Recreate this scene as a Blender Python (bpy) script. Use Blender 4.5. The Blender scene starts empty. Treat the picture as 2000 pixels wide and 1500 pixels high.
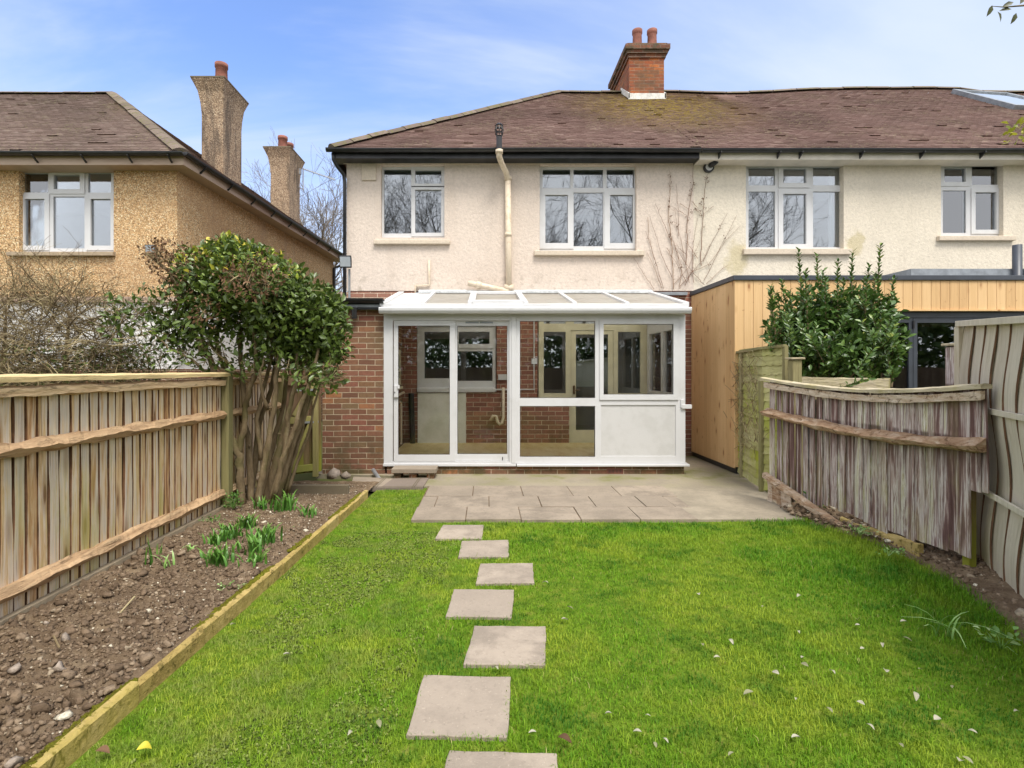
import bpy, math, random
import numpy as np
from mathutils import Vector, Matrix

S = bpy.context.scene
COL = S.collection
R = random.Random(7)
rng = np.random.default_rng(11)
rad = math.radians

# ------------------------------------------------------------------ camera / light / exposure
F, CX, CY, H = 1040.0, 950.0, 722.0, 1.6          # focal length and vanishing point in photo pixels, eye height
cam_d = bpy.data.cameras.new("camera"); cam = bpy.data.objects.new("camera", cam_d); COL.objects.link(cam)
cam.location = (0, 0, H); cam.rotation_euler = (rad(90), 0, 0)
cam_d.sensor_width = 36; cam_d.lens = 36 * F / 2000
cam_d.shift_x = (1000 - CX) / 2000; cam_d.shift_y = -(750 - CY) / 2000
cam_d.clip_start = 0.05; cam_d.clip_end = 2000
S.camera = cam
S.view_settings.view_transform = 'Standard'; S.view_settings.look = 'None'
S.view_settings.exposure = 1.0; S.view_settings.gamma = 1.0

SUN_EL, SUN_AZ = 60, 158                            # azimuth from +Y clockwise: behind the camera, a little to the right
sun_d = bpy.data.lights.new("sun", 'SUN'); sun = bpy.data.objects.new("sun", sun_d); COL.objects.link(sun)
sun_d.energy = 2.1; sun_d.angle = rad(22); sun_d.color = (1.0, 0.95, 0.87)
_d = Vector((math.sin(rad(SUN_AZ)) * math.cos(rad(SUN_EL)), math.cos(rad(SUN_AZ)) * math.cos(rad(SUN_EL)), math.sin(rad(SUN_EL))))
sun.rotation_euler = _d.to_track_quat('Z', 'Y').to_euler(); sun.location = _d * 60

world = bpy.data.worlds.new("World"); S.world = world; world.use_nodes = True
wt = world.node_tree; wt.nodes.clear()
def wn(t, **k):
    n = wt.nodes.new(t)
    for a, b in k.items(): setattr(n, a, b)
    return n
def wl(a, b): wt.links.new(a, b)
def wmath(op, a, b=None, c=None, clamp=False):
    n = wn('ShaderNodeMath', operation=op, use_clamp=clamp)
    for i, v in enumerate((a, b, c)):
        if v is None: continue
        if isinstance(v, (int, float)): n.inputs[i].default_value = v
        else: wl(v, n.inputs[i])
    return n.outputs[0]
sky = wn('ShaderNodeTexSky', sky_type='NISHITA', sun_disc=False, sun_elevation=rad(SUN_EL), sun_rotation=rad(SUN_AZ),
         air_density=1.0, dust_density=0.6, ozone_density=2.0)
tc = wn('ShaderNodeTexCoord'); sp = wn('ShaderNodeSeparateXYZ'); wl(tc.outputs['Generated'], sp.inputs[0])
zz = wmath('ADD', wmath('MAXIMUM', sp.outputs[2], 0.0), 0.22)
cmb = wn('ShaderNodeCombineXYZ'); wl(wmath('DIVIDE', sp.outputs[0], zz), cmb.inputs[0]); wl(wmath('DIVIDE', sp.outputs[1], zz), cmb.inputs[1])
mp = wn('ShaderNodeMapping'); mp.inputs['Rotation'].default_value = (0, 0, rad(28)); mp.inputs['Scale'].default_value = (0.55, 1.5, 1); wl(cmb.outputs[0], mp.inputs[0])
nz1 = wn('ShaderNodeTexNoise'); nz1.inputs['Scale'].default_value = 1.1; nz1.inputs['Detail'].default_value = 7; nz1.inputs['Roughness'].default_value = 0.56; nz1.inputs['Distortion'].default_value = 0.5
wl(mp.outputs[0], nz1.inputs['Vector'])
wisp = wn('ShaderNodeMapRange', interpolation_type='SMOOTHSTEP'); wl(nz1.outputs[0], wisp.inputs[0])
wisp.inputs[1].default_value = 0.37; wisp.inputs[2].default_value = 0.64; wisp.inputs[3].default_value = 0.0; wisp.inputs[4].default_value = 0.85
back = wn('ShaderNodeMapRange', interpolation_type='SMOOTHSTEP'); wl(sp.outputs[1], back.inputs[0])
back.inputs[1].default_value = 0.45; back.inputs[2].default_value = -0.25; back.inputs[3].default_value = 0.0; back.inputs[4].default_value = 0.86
low = wn('ShaderNodeMapRange', interpolation_type='SMOOTHSTEP'); wl(sp.outputs[2], low.inputs[0])
low.inputs[1].default_value = 0.50; low.inputs[2].default_value = 0.0; low.inputs[3].default_value = 0.0; low.inputs[4].default_value = 0.88
east = wn('ShaderNodeMapRange', interpolation_type='SMOOTHSTEP'); wl(sp.outputs[0], east.inputs[0])
east.inputs[1].default_value = -0.3; east.inputs[2].default_value = 0.75; east.inputs[3].default_value = 0.0; east.inputs[4].default_value = 0.6
def inv(x): return wmath('SUBTRACT', 1.0, x)
def wmix(f, a, b):
    n = wn('ShaderNodeMix', data_type='RGBA'); wl(f, n.inputs[0])
    for i, v in ((6, a), (7, b)):
        if isinstance(v, tuple): n.inputs[i].default_value = (*v, 1)
        else: wl(v, n.inputs[i])
    return n.outputs[2]
blue = wn('ShaderNodeMix', data_type='RGBA', blend_type='MULTIPLY'); blue.inputs[0].default_value = 1.0
wl(sky.outputs[0], blue.inputs[6]); blue.inputs[7].default_value = (0.90, 0.945, 1.13, 1)
thin = inv(wmath('MULTIPLY', inv(wisp.outputs[0]), inv(east.outputs[0])))
c1 = wmix(thin, blue.outputs[2], (2.75, 3.1, 3.65))              # thin high cloud
c2 = wmix(low.outputs[0], c1, (3.0, 3.25, 3.55))                 # paler towards the horizon
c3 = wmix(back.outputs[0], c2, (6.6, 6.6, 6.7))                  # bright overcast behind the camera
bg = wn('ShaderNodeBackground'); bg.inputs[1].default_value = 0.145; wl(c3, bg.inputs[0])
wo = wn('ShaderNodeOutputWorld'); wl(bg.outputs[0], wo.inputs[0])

# ------------------------------------------------------------------ helpers
def X(px, Y): return (px - CX) / F * Y
def Z(py, Y): return H - (py - CY) / F * Y
def G(px, py, z=0.0):
    Y = (H - z) * F / (py - CY); return X(px, Y), Y
def P(px, py, Y): return Vector((X(px, Y), Y, Z(py, Y)))

ORG = {}
def thing(name, label, cat, loc=(0, 0, 0), group=None):
    o = bpy.data.objects.new(name, None); COL.objects.link(o); o.location = loc
    o.empty_display_size = 0.1
    o['label'] = label; o['category'] = cat
    if group: o['group'] = group
    ORG[o.name] = Vector(loc)
    return o
def tag(o, label=None, cat=None, group=None, kind=None):
    if label: o['label'] = label
    if cat: o['category'] = cat
    if group: o['group'] = group
    if kind: o['kind'] = kind
    return o
def link(name, me, mat, parent, org=None, bevel=0, smooth=False):
    o = bpy.data.objects.new(name, me); COL.objects.link(o)
    base = Vector((0, 0, 0))
    if parent is not None:
        base = ORG[parent.name]; o.parent = parent
    elif org is not None:
        base = Vector(org); o.location = base
    ORG[o.name] = base
    if base.length > 0: me.transform(Matrix.Translation(-base))
    for m in (mat if isinstance(mat, (list, tuple)) else [mat]): me.materials.append(m)
    if smooth: me.polygons.foreach_set('use_smooth', [True] * len(me.polygons))
    me.update()
    if bevel:
        b = o.modifiers.new('bevel', 'BEVEL'); b.width = bevel; b.segments = 2; b.limit_method = 'ANGLE'; b.angle_limit = rad(40)
    return o

class MB:
    def __init__(s): s.v = []; s.f = []; s.r = []; s.m = []
    def add(s, vs, fs, r=None, mi=0):
        b = len(s.v); s.v += [tuple(v) for v in vs]
        if r is None: r = R.random()
        for f in fs: s.f.append([b + i for i in f]); s.r.append(r); s.m.append(mi)
    def box(s, x0, x1, y0, y1, z0, z1, r=None, mi=0):
        s.add([(x0,y0,z0),(x1,y0,z0),(x1,y1,z0),(x0,y1,z0),(x0,y0,z1),(x1,y0,z1),(x1,y1,z1),(x0,y1,z1)],
              [(0,3,2,1),(4,5,6,7),(0,1,5,4),(1,2,6,5),(2,3,7,6),(3,0,4,7)], r, mi)
    def hexa(s, b, t, r=None, mi=0):       # two quads, bottom and top, same winding
        s.add(list(b) + list(t), [(0,3,2,1),(4,5,6,7),(0,1,5,4),(1,2,6,5),(2,3,7,6),(3,0,4,7)], r, mi)
    def bar(s, p, q, w, h, up=(0,0,1), r=None, mi=0):     # a square bar from p to q
        p, q = Vector(p), Vector(q); d = (q - p).normalized(); u = Vector(up); a = d.cross(u)
        if a.length < 1e-4: a = d.cross(Vector((1, 0, 0)))
        a.normalize(); u = a.cross(d).normalized(); a *= w / 2; u *= h / 2
        s.hexa([p - a - u, p + a - u, p + a + u, p - a + u], [q - a - u, q + a - u, q + a + u, q - a + u], r, mi)
    def prism(s, poly, y0, y1, r=None, mi=0):             # (x,z) outline pushed from y0 to y1
        n = len(poly)
        s.add([(x, y0, z) for x, z in poly] + [(x, y1, z) for x, z in poly],
              [tuple(range(n)), tuple(range(2*n-1, n-1, -1))] + [(i, i+n, (i+1) % n + n, (i+1) % n) for i in range(n)], r, mi)
    def sweep(s, prof, path, r=None, mi=0, closed=True):  # (a,z) profile pushed along points; a is sideways (right of travel, flat)
        n = len(prof); vs = []; fs = []
        for i, p in enumerate(path):
            p = Vector(p); q0 = Vector(path[max(i-1, 0)]); q1 = Vector(path[min(i+1, len(path)-1)])
            d = (q1 - q0); d.z = 0; d.normalize(); a = Vector((d.y, -d.x, 0))
            for k, (u, w) in enumerate(prof): vs.append(p + a * u + Vector((0, 0, w)))
        for i in range(len(path) - 1):
            for k in range(n):
                fs.append((i*n+k, i*n+(k+1) % n, (i+1)*n+(k+1) % n, (i+1)*n+k))
        fs.append(tuple(range(n-1, -1, -1))); fs.append(tuple(range((len(path)-1)*n, len(path)*n)))
        s.add(vs, fs, r, mi)
    def tube(s, pts, rad_, n=6, r=None, cap=True, mi=0):
        pts = [Vector(p) for p in pts]
        if not isinstance(rad_, (list, tuple)): rad_ = [rad_] * len(pts)
        vs = []; fs = []; a = None
        for i, p in enumerate(pts):
            d = (pts[min(i+1, len(pts)-1)] - pts[max(i-1, 0)])
            if d.length < 1e-7: d = Vector((0, 0, 1))
            d.normalize()
            if a is None: a = d.orthogonal()
            a = a - d * a.dot(d)
            if a.length < 1e-5: a = d.orthogonal()
            a.normalize(); b = d.cross(a)
            for k in range(n):
                t = 2 * math.pi * k / n; vs.append(p + (a * math.cos(t) + b * math.sin(t)) * rad_[i])
        for i in range(len(pts) - 1):
            for k in range(n): fs.append((i*n+k, i*n+(k+1) % n, (i+1)*n+(k+1) % n, (i+1)*n+k))
        if cap: fs.append(tuple(range(n-1, -1, -1))); fs.append(tuple(range((len(pts)-1)*n, len(pts)*n)))
        s.add(vs, fs, r, mi)
    def lathe(s, cx, cy, prof, n=16, r=None, mi=0):       # (radius, z)
        vs = []; fs = []
        for rr, z in prof:
            for k in range(n): vs.append((cx + rr*math.cos(2*math.pi*k/n), cy + rr*math.sin(2*math.pi*k/n), z))
        for i in range(len(prof)-1):
            for k in range(n): fs.append((i*n+k, i*n+(k+1) % n, (i+1)*n+(k+1) % n, (i+1)*n+k))
        s.add(vs, fs, r, mi)
    def plate(s, x0, x1, z0, z1, yf, th, holes=(), back=False, r=None, mi=0):
        """An upright slab facing -Y with rectangular holes: front, reveals and outer edges."""
        xs = sorted({x0, x1, *[h[0] for h in holes], *[h[1] for h in holes]}); zs = sorted({z0, z1, *[h[2] for h in holes], *[h[3] for h in holes]})
        xs = [x for x in xs if x0 <= x <= x1]; zs = [z for z in zs if z0 <= z <= z1]
        if r is None: r = R.random()
        inh = lambda x, z: any(h[0] < x < h[1] and h[2] < z < h[3] for h in holes)
        for i in range(len(xs)-1):
            for j in range(len(zs)-1):
                a, b, c, d = xs[i], xs[i+1], zs[j], zs[j+1]
                if inh((a+b)/2, (c+d)/2): continue
                s.add([(a,yf,c),(b,yf,c),(b,yf,d),(a,yf,d)], [(0,1,2,3)], r, mi)
                if back: s.add([(a,yf+th,c),(b,yf+th,c),(b,yf+th,d),(a,yf+th,d)], [(3,2,1,0)], r, mi)
        for a, b, c, d, o in [(*h, 1) for h in holes] + [(x0, x1, z0, z1, -1)]:
            q = [(a,c),(b,c),(b,d),(a,d)]
            for k in range(4):
                (u, w), (u2, w2) = q[k], q[(k+1) % 4]
                f = [(u,yf,w),(u2,yf,w2),(u2,yf+th,w2),(u,yf+th,w)]
                s.add(f if o > 0 else f[::-1], [(0,1,2,3)], r, mi)
    def build(s, name, mat, parent=None, org=None, bevel=0, smooth=False):
        me = bpy.data.meshes.new(name); me.from_pydata(s.v, [], s.f)
        at = me.attributes.new('rnd', 'FLOAT', 'FACE'); at.data.foreach_set('value', s.r)
        if any(s.m): me.polygons.foreach_set('material_index', s.m)
        return link(name, me, mat, parent, org, bevel, smooth)

def np_mesh(name, V, T, rnd, mat, parent=None, org=None, smooth=False):
    me = bpy.data.meshes.new(name); k = T.shape[1]
    me.vertices.add(len(V)); me.vertices.foreach_set('co', np.ascontiguousarray(V, np.float32).ravel())
    me.loops.add(T.size); me.loops.foreach_set('vertex_index', np.ascontiguousarray(T, np.int32).ravel())
    me.polygons.add(len(T)); me.polygons.foreach_set('loop_start', np.arange(0, T.size, k, dtype=np.int32))
    me.update(calc_edges=True)
    at = me.attributes.new('rnd', 'FLOAT', 'POINT'); at.data.foreach_set('value', np.ascontiguousarray(rnd, np.float32))
    return link(name, me, mat, parent, org, 0, smooth)

def unit(a): return a / np.maximum(np.linalg.norm(a, axis=1, keepdims=True), 1e-9)
def leaves(name, C, T, N, L, W, rnd, mat, parent=None, org=None, fold=0.18, droop=0.10):
    C, T, N = map(lambda a: np.asarray(a, float), (C, T, N)); L = np.asarray(L)[:, None]; W = np.asarray(W)[:, None]
    T = unit(T); B = unit(np.cross(N, T)); N = np.cross(T, B); n = len(C)
    m1 = C + T*L*.38; m2 = C + T*L*.72 - N*L*droop*.4
    V = np.stack([C, m1 + B*W*.5 + N*W*fold, m1, m1 - B*W*.5 + N*W*fold,
                  m2 + B*W*.36 + N*W*fold*.7, m2, m2 - B*W*.36 + N*W*fold*.7, C + T*L - N*L*droop], 1).reshape(-1, 3)
    f = np.array([(0,2,1),(0,3,2),(1,2,4),(2,5,4),(2,3,5),(3,6,5),(4,5,7),(5,6,7)])
    Tt = (np.arange(n)[:, None, None] * 8 + f[None]).reshape(-1, 3)
    return np_mesh(name, V, Tt, np.repeat(rnd, 8), mat, parent, org)

def vnoise(x, y, seed=0):      # smooth value noise, arrays in
    x = np.asarray(x, float); y = np.asarray(y, float)
    xi = np.floor(x).astype(int); yi = np.floor(y).astype(int); u = x - xi; v = y - yi
    u = u*u*(3-2*u); v = v*v*(3-2*v)
    def h(a, b):
        n = (a * 374761393 + b * 668265263 + seed * 974634777) & 0x7fffffff
        n = ((n ^ (n >> 13)) * 1274126177) & 0x7fffffff
        return ((n ^ (n >> 16)) & 0xffff) / 65535.0
    return (h(xi, yi)*(1-u) + h(xi+1, yi)*u)*(1-v) + (h(xi, yi+1)*(1-u) + h(xi+1, yi+1)*u)*v
def fbm(x, y, seed=0, oct=4):
    t = 0; a = .5
    for o in range(oct): t = t + a * vnoise(x * 2**o, y * 2**o, seed + o); a *= .5
    return t

# ------------------------------------------------------------------ materials
class N:
    def __init__(s, name, rough=.7, spec=.5):
        s.m = bpy.data.materials.new(name); s.m.use_nodes = True; s.t = s.m.node_tree
        s.b = s.t.nodes['Principled BSDF']; s.o = s.t.nodes['Material Output']
        s.b.inputs['Roughness'].default_value = rough; s.b.inputs['Specular IOR Level'].default_value = spec
    def set(s, sock, v):
        if isinstance(v, bpy.types.NodeSocket): s.t.links.new(v, sock)
        elif isinstance(v, (tuple, list)) and len(v) == 3 and sock.type == 'RGBA': sock.default_value = (*v, 1)
        else: sock.default_value = v
    def n(s, t, **k):
        x = s.t.nodes.new(t)
        for a, b in k.items(): setattr(x, a, b)
        return x
    def pos(s, sc=(1, 1, 1)):
        g = s.n('ShaderNodeNewGeometry'); v = s.n('ShaderNodeVectorMath', operation='MULTIPLY')
        s.set(v.inputs[0], g.outputs['Position']); v.inputs[1].default_value = sc; return v.outputs[0]
    def wall(s):                       # (x+y, z, 0): runs along walls of both directions
        g = s.n('ShaderNodeNewGeometry'); q = s.n('ShaderNodeSeparateXYZ'); c = s.n('ShaderNodeCombineXYZ')
        s.set(q.inputs[0], g.outputs['Position']); s.set(c.inputs[0], s.math('ADD', q.outputs[0], q.outputs[1])); s.set(c.inputs[1], q.outputs[2]); return c.outputs[0]
    def xyz(s):
        g = s.n('ShaderNodeNewGeometry'); q = s.n('ShaderNodeSeparateXYZ'); s.set(q.inputs[0], g.outputs['Position']); return q.outputs
    def noise(s, scale, detail=4, rough=.55, vec=None, dist=0):
        x = s.n('ShaderNodeTexNoise'); s.set(x.inputs['Vector'], vec if vec is not None else s.pos())
        x.inputs['Scale'].default_value = scale; x.inputs['Detail'].default_value = detail; x.inputs['Roughness'].default_value = rough; x.inputs['Distortion'].default_value = dist
        return x.outputs[0]
    def voro(s, scale, vec=None, out='Distance', feat='F1'):
        x = s.n('ShaderNodeTexVoronoi', feature=feat); s.set(x.inputs['Vector'], vec if vec is not None else s.pos()); x.inputs['Scale'].default_value = scale
        return x.outputs[out]
    def ramp(s, fac, stops, interp='LINEAR'):
        x = s.n('ShaderNodeValToRGB'); e = x.color_ramp.elements; x.color_ramp.interpolation = interp
        while len(e) < len(stops): e.new(.5)
        for i, (p, c) in enumerate(stops): e[i].position = p; e[i].color = (*c, 1) if len(c) == 3 else c
        s.set(x.inputs[0], fac); return x.outputs[0]
    def rng(s, v, a, b, c=0., d=1., smooth=True):
        x = s.n('ShaderNodeMapRange', interpolation_type='SMOOTHSTEP' if smooth else 'LINEAR'); s.set(x.inputs[0], v)
        for i, q in enumerate((a, b, c, d)): s.set(x.inputs[i+1], q)
        return x.outputs[0]
    def mix(s, f, a, b, mode='MIX'):
        x = s.n('ShaderNodeMix', data_type='RGBA', blend_type=mode); s.set(x.inputs[0], f); s.set(x.inputs[6], a); s.set(x.inputs[7], b); return x.outputs[2]
    def math(s, op, a, b=0., clamp=False):
        x = s.n('ShaderNodeMath', operation=op, use_clamp=clamp); s.set(x.inputs[0], a); s.set(x.inputs[1], b); return x.outputs[0]
    def attr(s): 
        x = s.n('ShaderNodeAttribute', attribute_name='rnd'); return x.outputs['Fac']
    def col(s, c): s.set(s.b.inputs['Base Color'], c); return s
    def rough(s, v): s.set(s.b.inputs['Roughness'], v); return s
    def bump(s, h, dist=.01, strength=1., prev=None):
        x = s.n('ShaderNodeBump'); s.set(x.inputs['Height'], h); x.inputs['Distance'].default_value = dist; x.inputs['Strength'].default_value = strength
        if prev is not None: s.set(x.inputs['Normal'], prev)
        s.set(s.b.inputs['Normal'], x.outputs[0]); return x.outputs[0]

def plain(name, c, rough=.5, var=.12, scale=6, spec=.5, bump=0, metal=0):
    m = N(name, rough, spec); n = m.noise(scale, 5, .6)
    m.col(m.mix(m.rng(n, .3, .7), tuple(v*(1-var) for v in c), tuple(min(v*(1+var), 1) for v in c)))
    if bump: m.bump(m.noise(scale*6, 4), bump)
    m.b.inputs['Metallic'].default_value = metal
    return m.m

def render_mat(name, c, dirt, bumpd=.013):
    m = N(name, .9, .2); big = m.noise(.9, 5, .6); streak = m.noise(2.2, 5, .6, m.pos((1.6, 1.6, .22))); fine = m.noise(42, 3, .6)
    k = m.mix(m.rng(big, .42, .72, 0, .55), c, tuple(v*.86 for v in c)); k = m.mix(m.rng(streak, .5, .78, 0, .5), k, dirt)
    k = m.mix(m.rng(fine, .46, .70, 0, .4), k, tuple(v*.70 for v in c)); k = m.mix(m.rng(m.noise(19, 4, .65), .42, .68, 0, .5), k, tuple(v*.78 for v in c)); z = m.xyz()[2]
    k = m.mix(m.math('MULTIPLY', m.rng(m.noise(5, 5, .7), .52, .66), m.rng(z, 3.55, 3.05, 0, .6)), k, (.30, .25, .19))
    m.col(k); h = m.math('ADD', m.math('MULTIPLY', m.noise(22, 4, .6), .7), m.math('MULTIPLY', m.noise(70, 2), .3)); m.bump(h, bumpd); return m
M_render_a = render_mat('cream_render', (.655, .56, .48), (.52, .43, .355)).m
mm = render_mat('pale_render', (.68, .61, .50), (.53, .465, .37))
# two moss-yellow stains either side of the neighbour's window, with outlines of their own
_x, _y, _z = mm.xyz(); _n = mm.noise(4, 5, .7); stain = None
for sx, sz, sr in ((X(1440, 9.8), Z(505, 9.8), .42), (X(1672, 9.8), Z(478, 9.8), .30)):
    dx = mm.math('MULTIPLY', mm.math('SUBTRACT', _x, sx), 1.6); dz = mm.math('SUBTRACT', _z, sz)
    d = mm.math('SQRT', mm.math('ADD', mm.math('MULTIPLY', dx, dx), mm.math('MULTIPLY', dz, dz)))
    d = mm.math('ADD', d, mm.math('MULTIPLY', mm.math('SUBTRACT', _n, .5), .7)); f = mm.rng(d, sr, sr*.5, 0, .5)
    stain = f if stain is None else mm.math('MAXIMUM', stain, f)
mm.col(mm.mix(stain, mm.b.inputs['Base Color'].links[0].from_socket, (.40, .33, .14)))
M_render_b = mm.m

m = N('pebbledash', .92, .2); v = m.voro(78, None, 'Color'); q = m.n('ShaderNodeSeparateColor'); m.set(q.inputs[0], v)
k = m.ramp(q.outputs[0], [(0, (.156, .097, .054)), (.22, (.426, .255, .121)), (.6, (.653, .414, .203)), (.85, (.781, .552, .311)), (1, (.900, .856, .608))])
k = m.mix(m.rng(m.noise(.8, 5, .6), .4, .72, 0, .5), k, (.495, .308, .168)); k = m.mix(m.rng(m.noise(1.6, 5, .6, m.pos((1.3, 1.3, .18))), .52, .75, 0, .45), k, (.390, .280, .196))
m.col(k); m.bump(m.voro(62), .012); M_pebble = m.m

def brick_mat(name, stops, mortar, w=.252, h=.0838, ms=.006, moss=0., zg=(0, 0)):
    m = N(name, .88, .25); b = m.n('ShaderNodeTexBrick'); b.offset = .5
    wv = m.n('ShaderNodeVectorMath', operation='ADD'); m.set(wv.inputs[0], m.wall())
    nd = m.n('ShaderNodeTexNoise'); nd.inputs['Scale'].default_value = 3.; m.set(nd.inputs['Vector'], m.pos())
    sc = m.n('ShaderNodeVectorMath', operation='SCALE'); m.set(sc.inputs[0], nd.outputs['Color']); sc.inputs['Scale'].default_value = .012; m.set(wv.inputs[1], sc.outputs[0])
    m.set(b.inputs['Vector'], wv.outputs[0])
    for a, v in (('Scale', 1), ('Mortar Size', ms), ('Mortar Smooth', .25), ('Bias', 0), ('Brick Width', w), ('Row Height', h)): b.inputs[a].default_value = v
    b.inputs['Color1'].default_value = (0, 0, 0, 1); b.inputs['Color2'].default_value = (1, 1, 1, 1); b.inputs['Mortar'].default_value = (.5, .5, .5, 1)
    k = m.ramp(b.outputs['Color'], stops)
    k = m.mix(m.rng(m.noise(26, 5, .7), .38, .72, 0, .55), k, tuple(c*.55 for c in stops[len(stops)//2][1]))
    k = m.mix(m.rng(m.noise(1.4, 4, .6), .5, .7, 0, .45), k, (.13, .085, .045))
    mo = m.mix(m.rng(m.noise(9, 4), .4, .7), mortar, tuple(c*.6 for c in mortar)); k = m.mix(b.outputs['Fac'], k, mo)
    z = m.xyz()[2]
    k = m.mix(m.math('MULTIPLY', m.rng(m.noise(2.6, 5, .7), .40, .62), m.rng(z, .9, .1, 0, .8)), k, (.075, .065, .03))     # algae rising from the ground
    if moss: k = m.mix(m.math('MULTIPLY', m.rng(m.noise(3.4, 5, .7), .47, .6), moss), k, (.075, .065, .04))
    m.col(k); h2 = m.math('ADD', m.math('MULTIPLY', b.outputs['Fac'], -.8), m.math('MULTIPLY', m.noise(55, 3, .6), .5)); m.bump(h2, .012); return m.m
M_brick = brick_mat('brown_brick', [(0, (.150, .077, .048)), (.25, (.237, .106, .062)), (.45, (.188, .131, .069)), (.62, (.250, .100, .069)), (.8, (.169, .110, .062)), (.93, (.388, .163, .069)), (1, (.106, .094, .075))], (.525, .425, .300))
M_brick_in = brick_mat('dark_red_brick', [(0, (.234, .100, .076)), (.4, (.342, .144, .104)), (.7, (.288, .144, .100)), (1, (.414, .180, .126))], (.648, .522, .396))
M_brick_ch = brick_mat('orange_brick', [(0, (.189, .058, .034)), (.35, (.378, .109, .038)), (.6, (.246, .071, .038)), (.8, (.454, .147, .043)), (1, (.151, .062, .043))], (.322, .237, .170), w=.25, h=.083, ms=.006, moss=.45)
M_brick_cap = brick_mat('sooty_brick', [(0, (.10, .05, .035)), (.35, (.22, .085, .045)), (.6, (.13, .065, .045)), (.8, (.28, .11, .05)), (1, (.08, .06, .05))], (.30, .25, .2), w=.25, h=.083, ms=.006, moss=.8)

def tile_mat(name, cols, mossy, lichen):
    m = N(name, .9, .2); k = m.ramp(m.attr(), cols)
    k = m.mix(m.rng(m.noise(30, 4, .7), .45, .75, 0, .6), k, tuple(c*.5 for c in cols[1][1]))
    x, y, z = m.xyz(); k = m.mix(m.rng(m.noise(.55, 4, .6), .42, .68, 0, .6), k, tuple(c*.62 for c in cols[0][1]))
    # moss patch below the chimney
    dx = m.math('MULTIPLY', m.math('SUBTRACT', x, mossy[0]), mossy[2]); dz = m.math('MULTIPLY', m.math('SUBTRACT', z, mossy[1]), mossy[3])
    d = m.math('SQRT', m.math('ADD', m.math('MULTIPLY', dx, dx), m.math('MULTIPLY', dz, dz)))
    mo = m.math('MULTIPLY', m.rng(m.noise(13, 5, .75), .43, .56), m.rng(d, 1., .1, 0, 1.))
    k = m.mix(mo, k, (.25, .18, .03))
    k = m.mix(m.math('MULTIPLY', m.rng(m.noise(22, 4, .7), .56, .64), m.rng(m.noise(1.1, 3), .42, .62, 0, .8)), k, lichen)
    k = m.mix(m.rng(m.noise(60, 2, .5), .70, .74, 0, .8), k, (.50, .44, .36))
    m.col(k); m.bump(m.noise(70, 3), .006); return m.m
M_tile = tile_mat('brown_roof_tile', [(0, (.139, .083, .068)), (.35, (.164, .100, .083)), (.7, (.186, .118, .098)), (1, (.256, .180, .145))], (4.1, 7.9, .36, .50), (.276, .250, .130))
M_tile_l = tile_mat('grey_brown_roof_tile', [(0, (.150, .103, .082)), (.35, (.172, .120, .098)), (.7, (.190, .136, .112)), (1, (.245, .19, .155))], (-7.2, 8.2, .5, .8), (.25, .24, .11))
m = N('ridge_tile', .9, .2); k = m.ramp(m.attr(), [(0, (.12, .09, .075)), (1, (.20, .155, .125))]); m.col(m.mix(m.rng(m.noise(9, 5, .7), .45, .62, 0, .8), k, (.13, .12, .05))); m.bump(m.noise(40), .01); M_ridge = m.m

m = N('white_upvc', .32, .45); m.col(m.mix(m.rng(m.noise(3, 5, .65), .45, .75, 0, .7), (.60, .60, .605), (.52, .517, .51))); M_upvc = m.m
m = N('infill_panel_white', .5, .4); m.col(m.mix(m.rng(m.noise(5, 3), .4, .7), (.56, .555, .545), (.51, .505, .49))); m.bump(m.noise(120, 2), .002); M_panel = m.m
M_fascia = plain('weathered_white_paint', (.66, .60, .52), .55, .12, 2.5, bump=.004)
m = N('brown_stained_white_paint', .6, .3); m.col(m.mix(m.rng(m.noise(2.0, 5, .7, m.pos((.3, .3, 2))), .4, .7), (.50, .38, .29), (.36, .25, .19))); M_fascia_l = m.m
M_black = plain('black_gutter_plastic', (.018, .018, .020), .38, .4, 5)
M_lead = plain('grey_lead', (.22, .24, .26), .55, .2, 8)
M_whitelead = plain('pale_lead_flashing', (.55, .57, .58), .6, .2, 8)
M_mortar = plain('white_mortar', (.62, .61, .57), .9, .2, 10, bump=.01)
M_pot = plain('terracotta', (.23, .085, .058), .8, .25, 6, bump=.004)
M_pipe = None
m = N('cream_painted_pipe', .5, .4); k = m.mix(m.rng(m.noise(4, 5, .7), .45, .7), (.66, .56, .43), (.50, .40, .28)); m.col(m.mix(m.rng(m.noise(24, 4, .7), .58, .68, 0, .7), k, (.32, .22, .13))); M_pipe = m.m
M_cream = plain('cream_gloss_paint', (.63, .59, .42), .4, .08, 4)
M_sillc = render_mat('painted_sill', (.60, .515, .41), (.44, .37, .29), .004).m
M_sillr = plain('tan_concrete_sill', (.36, .28, .19), .85, .2, 8, bump=.005)
M_anth = plain('anthracite_metal', (.045, .052, .066), .42, .15, 3)
M_brass = plain('dull_brass', (.16, .10, .05), .4, .2, 9, metal=.6)
M_greym = plain('grey_metal', (.30, .31, .32), .4, .15, 9, metal=.5)
M_white = plain('interior_white', (.70, .69, .66), .7, .06, 2)
m = N('limewashed_board', .8, .2); m.col(m.mix(m.rng(m.noise(3, 5, .65), .4, .7), (.74, .73, .66), (.62, .61, .52))); M_board = m.m
M_roomw = plain('room_wall', (.55, .55, .54), .9, .1, 1)
M_roomf = plain('room_floor', (.22, .17, .12), .8, .2, 2)
m = N('curtain_cloth', .85, .2); m.col(m.mix(m.rng(m.noise(14, 3, .5, m.pos((1, 1, .05))), .4, .6), (.62, .62, .62), (.78, .78, .77))); M_curt = m.m
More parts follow.
